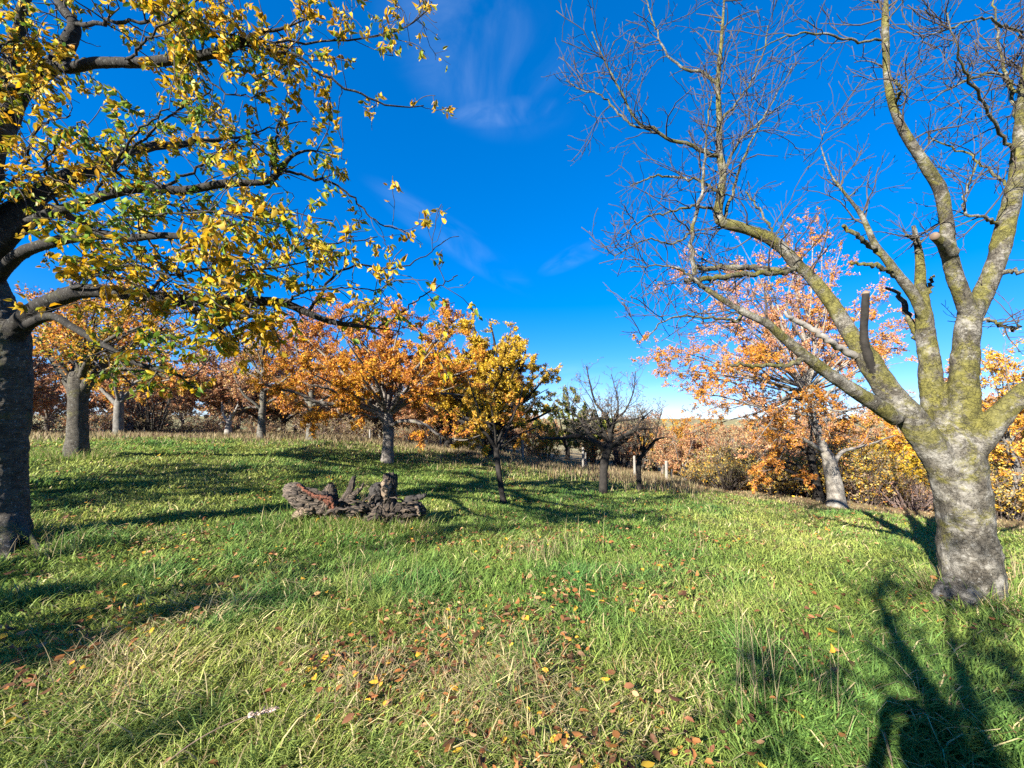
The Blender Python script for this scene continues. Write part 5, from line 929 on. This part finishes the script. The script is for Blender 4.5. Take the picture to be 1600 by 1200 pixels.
# ------------------------------------------------------------------ the person taking the picture, whose shadow lies on the grass
def person():
    gx, gy = -.20, -.36; dy = -.40 - gy; gz = H1(gx, gy); base = np.array([gx, gy, gz]); root = thing("person", "person in a dark jacket and blue jeans holding up a phone with both hands", "person", base)
    V = []; Rd = []; E = []
    def vtx(p, r, par=None):
        V.append(p); Rd.append(r); i = len(V) - 1
        if par is not None: E.append((par, i))
        return i
    pel = vtx((0, 0, .95), (.155, .115)); waist = vtx((0, .01, 1.1), (.145, .11), pel); chest = vtx((0, 0, 1.28), (.175, .125), waist); up = vtx((0, -.01, 1.42), (.13, .10), chest)
    neck = vtx((0, .0, 1.50), (.058, .06), up); jaw = vtx((0, .025, 1.575), (.068, .078), neck); hd = vtx((0, .02, 1.655), (.078, .095), jaw); top = vtx((0, .01, 1.725), (.06, .07), hd)
    nose = vtx((0, .125, 1.625), (.011, .014), hd)
    for sx in (-1, 1):
        vtx((sx * .092, .0, 1.63), (.01, .018), hd)
        hip = vtx((sx * .09, 0, .86), (.095, .1), pel); knee = vtx((sx * .11, .02, .48), (.062, .065), hip); calf = vtx((sx * .115, -.015, .33), (.056, .058), knee); ank = vtx((sx * .12, -.02, .09), (.042, .044), calf); heel = vtx((sx * .12, -.03, .045), (.042, .042), ank); ball = vtx((sx * .135, .10, .04), (.045, .035), heel); vtx((sx * .14, .19, .03), (.035, .026), ball)
        sh = vtx((sx * .185, -.01, 1.415), (.066, .066), up); el = vtx((sx * .33, .05, 1.20), (.047, .047), sh); cx = -gx; z = CAMZ - gz - .01
        fa = vtx((cx * .55 + sx * .20, .2, 1.36), (.040, .040), el); wr = vtx((cx + sx * .125, .33 + dy, z - .06), (.028, .024), fa); pa = vtx((cx + sx * .112, .345 + dy, z - .01), (.036, .02), wr)
        for k, (dz, l) in enumerate([(.045, .062), (.02, .072), (-.004, .066), (-.026, .052)]):
            a = vtx((cx + sx * .100, .362 + dy, z + dz * .75), (.0095, .0095), pa); b = vtx((cx + sx * (.100 - l * .35), .372 + dy, z + dz), (.009, .009), a); vtx((cx + sx * (.1 - l * .75), .374 + dy, z + dz * 1.05), (.008, .008), b)
        t = vtx((cx + sx * .095, .34 + dy, z - .035), (.011, .011), wr); vtx((cx + sx * .062, .345 + dy, z - .02), (.009, .009), t)
    me = bpy.data.meshes.new("body"); me.from_pydata([tuple(map(float, v)) for v in V], E, []); o = bpy.data.objects.new("body", me); C.objects.link(o)
    m = o.modifiers.new("skin", 'SKIN'); m.use_smooth_shade = True
    if not me.skin_vertices: me.attributes  # the modifier reads the layer made below
    sk = me.skin_vertices[0].data if len(me.skin_vertices) else None
    if sk is None:
        import bmesh
        bm = bmesh.new(); bm.from_mesh(me); bm.verts.layers.skin.verify(); bm.to_mesh(me); bm.free(); sk = me.skin_vertices[0].data
    for i, r in enumerate(Rd): sk[i].radius = r
    sk[0].use_root = True
    sd = o.modifiers.new("sub", 'SUBSURF'); sd.levels = 2; sd.render_levels = 2
    def flat(nm, c, r=.8):
        m, nt, oo = mat(nm); tcn = nd(nt, "ShaderNodeTexCoord").outputs["Object"]; nz = noise(nt, tcn, 60, 3); col = ramp(nt, nz, [(.3, tuple(x * .8 for x in c)), (.7, c)]); pb = nd(nt, "ShaderNodeBsdfPrincipled", {"Base Color": col, "Roughness": r}); nt.links.new(pb.outputs[0], oo.inputs[0]); return m
    mats_ = [flat("jacket_cloth", (.03, .035, .05)), flat("denim", (.05, .08, .16)), flat("skin", (.55, .36, .27), .5), flat("shoe_leather", (.05, .035, .025), .5)]
    dg = bpy.context.evaluated_depsgraph_get(); em = bpy.data.meshes.new_from_object(o.evaluated_get(dg)); bpy.data.objects.remove(o, do_unlink=True); em.name = "body"
    em.materials.clear()
    for q in mats_: em.materials.append(q)
    for p in em.polygons:
        c = p.center; hand = c.z > 1.45 and c.y > .315 + dy
        p.material_index = 2 if (c.z > 1.50 and abs(c.x) < .13 and c.y < .2) or hand else 3 if c.z < .085 else 1 if c.z < .93 else 0
        p.use_smooth = True
    b = bpy.data.objects.new("body", em); C.objects.link(b); b.parent = root
    hair = Tubes(); hair.add(np.array([(0, -.055, 1.56), (0, -.06, 1.62), (0, -.035, 1.70), (0, .0, 1.745), (0, .045, 1.752)]), np.array([.062, .078, .086, .078, .045]), 18, True, .06, 30); hair.build("hair", flat("brown_hair", (.06, .035, .02)), root, np.zeros(3))
    for sx in (-1, 1):
        e = Tubes(); e.add(np.array([(sx * .033, .095, 1.65), (sx * .033, .102, 1.65), (sx * .033, .107, 1.65)]), np.array([.012, .010, .004]), 10); e.build("eye", flat("eye_white", (.5, .48, .45), .2), root, np.zeros(3))
    mo = Tubes(); mo.add(np.array([(-.024, .098, 1.583), (0, .107, 1.581), (.024, .098, 1.583)]), np.array([.004, .007, .004]), 8); mo.build("mouth", flat("lips", (.4, .18, .15), .5), root, np.zeros(3))
    # the phone in the hands, just behind the lens point
    pb = np.array([0, -.018, CAMZ]); ph = thing("phone", "black phone held sideways in both hands", "phone", pb)
    x, z, y = .08, .039, .004; v = []
    for yy in (-y, y):
        for (a, b2) in ((-x + .008, -z), (x - .008, -z), (x, -z + .008), (x, z - .008), (x - .008, z), (-x + .008, z), (-x, z - .008), (-x, -z + .008)): v.append((a, yy, b2))
    sidef = np.array([(i, (i + 1) % 8, 8 + (i + 1) % 8, 8 + i) for i in range(8)]); mesh_obj("casing", v, [sidef, np.arange(7, -1, -1)[None], np.arange(8, 16)[None]], flat("phone_plastic", (.012, .012, .014), .3), ph, None, smooth_=False)
    mesh_obj("screen", [(-.072, -.0048, -.035), (.072, -.0048, -.035), (.072, -.0048, .035), (-.072, -.0048, .035), (-.072, -.0044, -.035), (.072, -.0044, -.035), (.072, -.0044, .035), (-.072, -.0044, .035)], [np.array([(0, 1, 2, 3), (0, 4, 5, 1), (1, 5, 6, 2), (2, 6, 7, 3), (3, 7, 4, 0)])], flat("dark_glass", (.02, .03, .05), .1), ph, None, smooth_=False)
person()
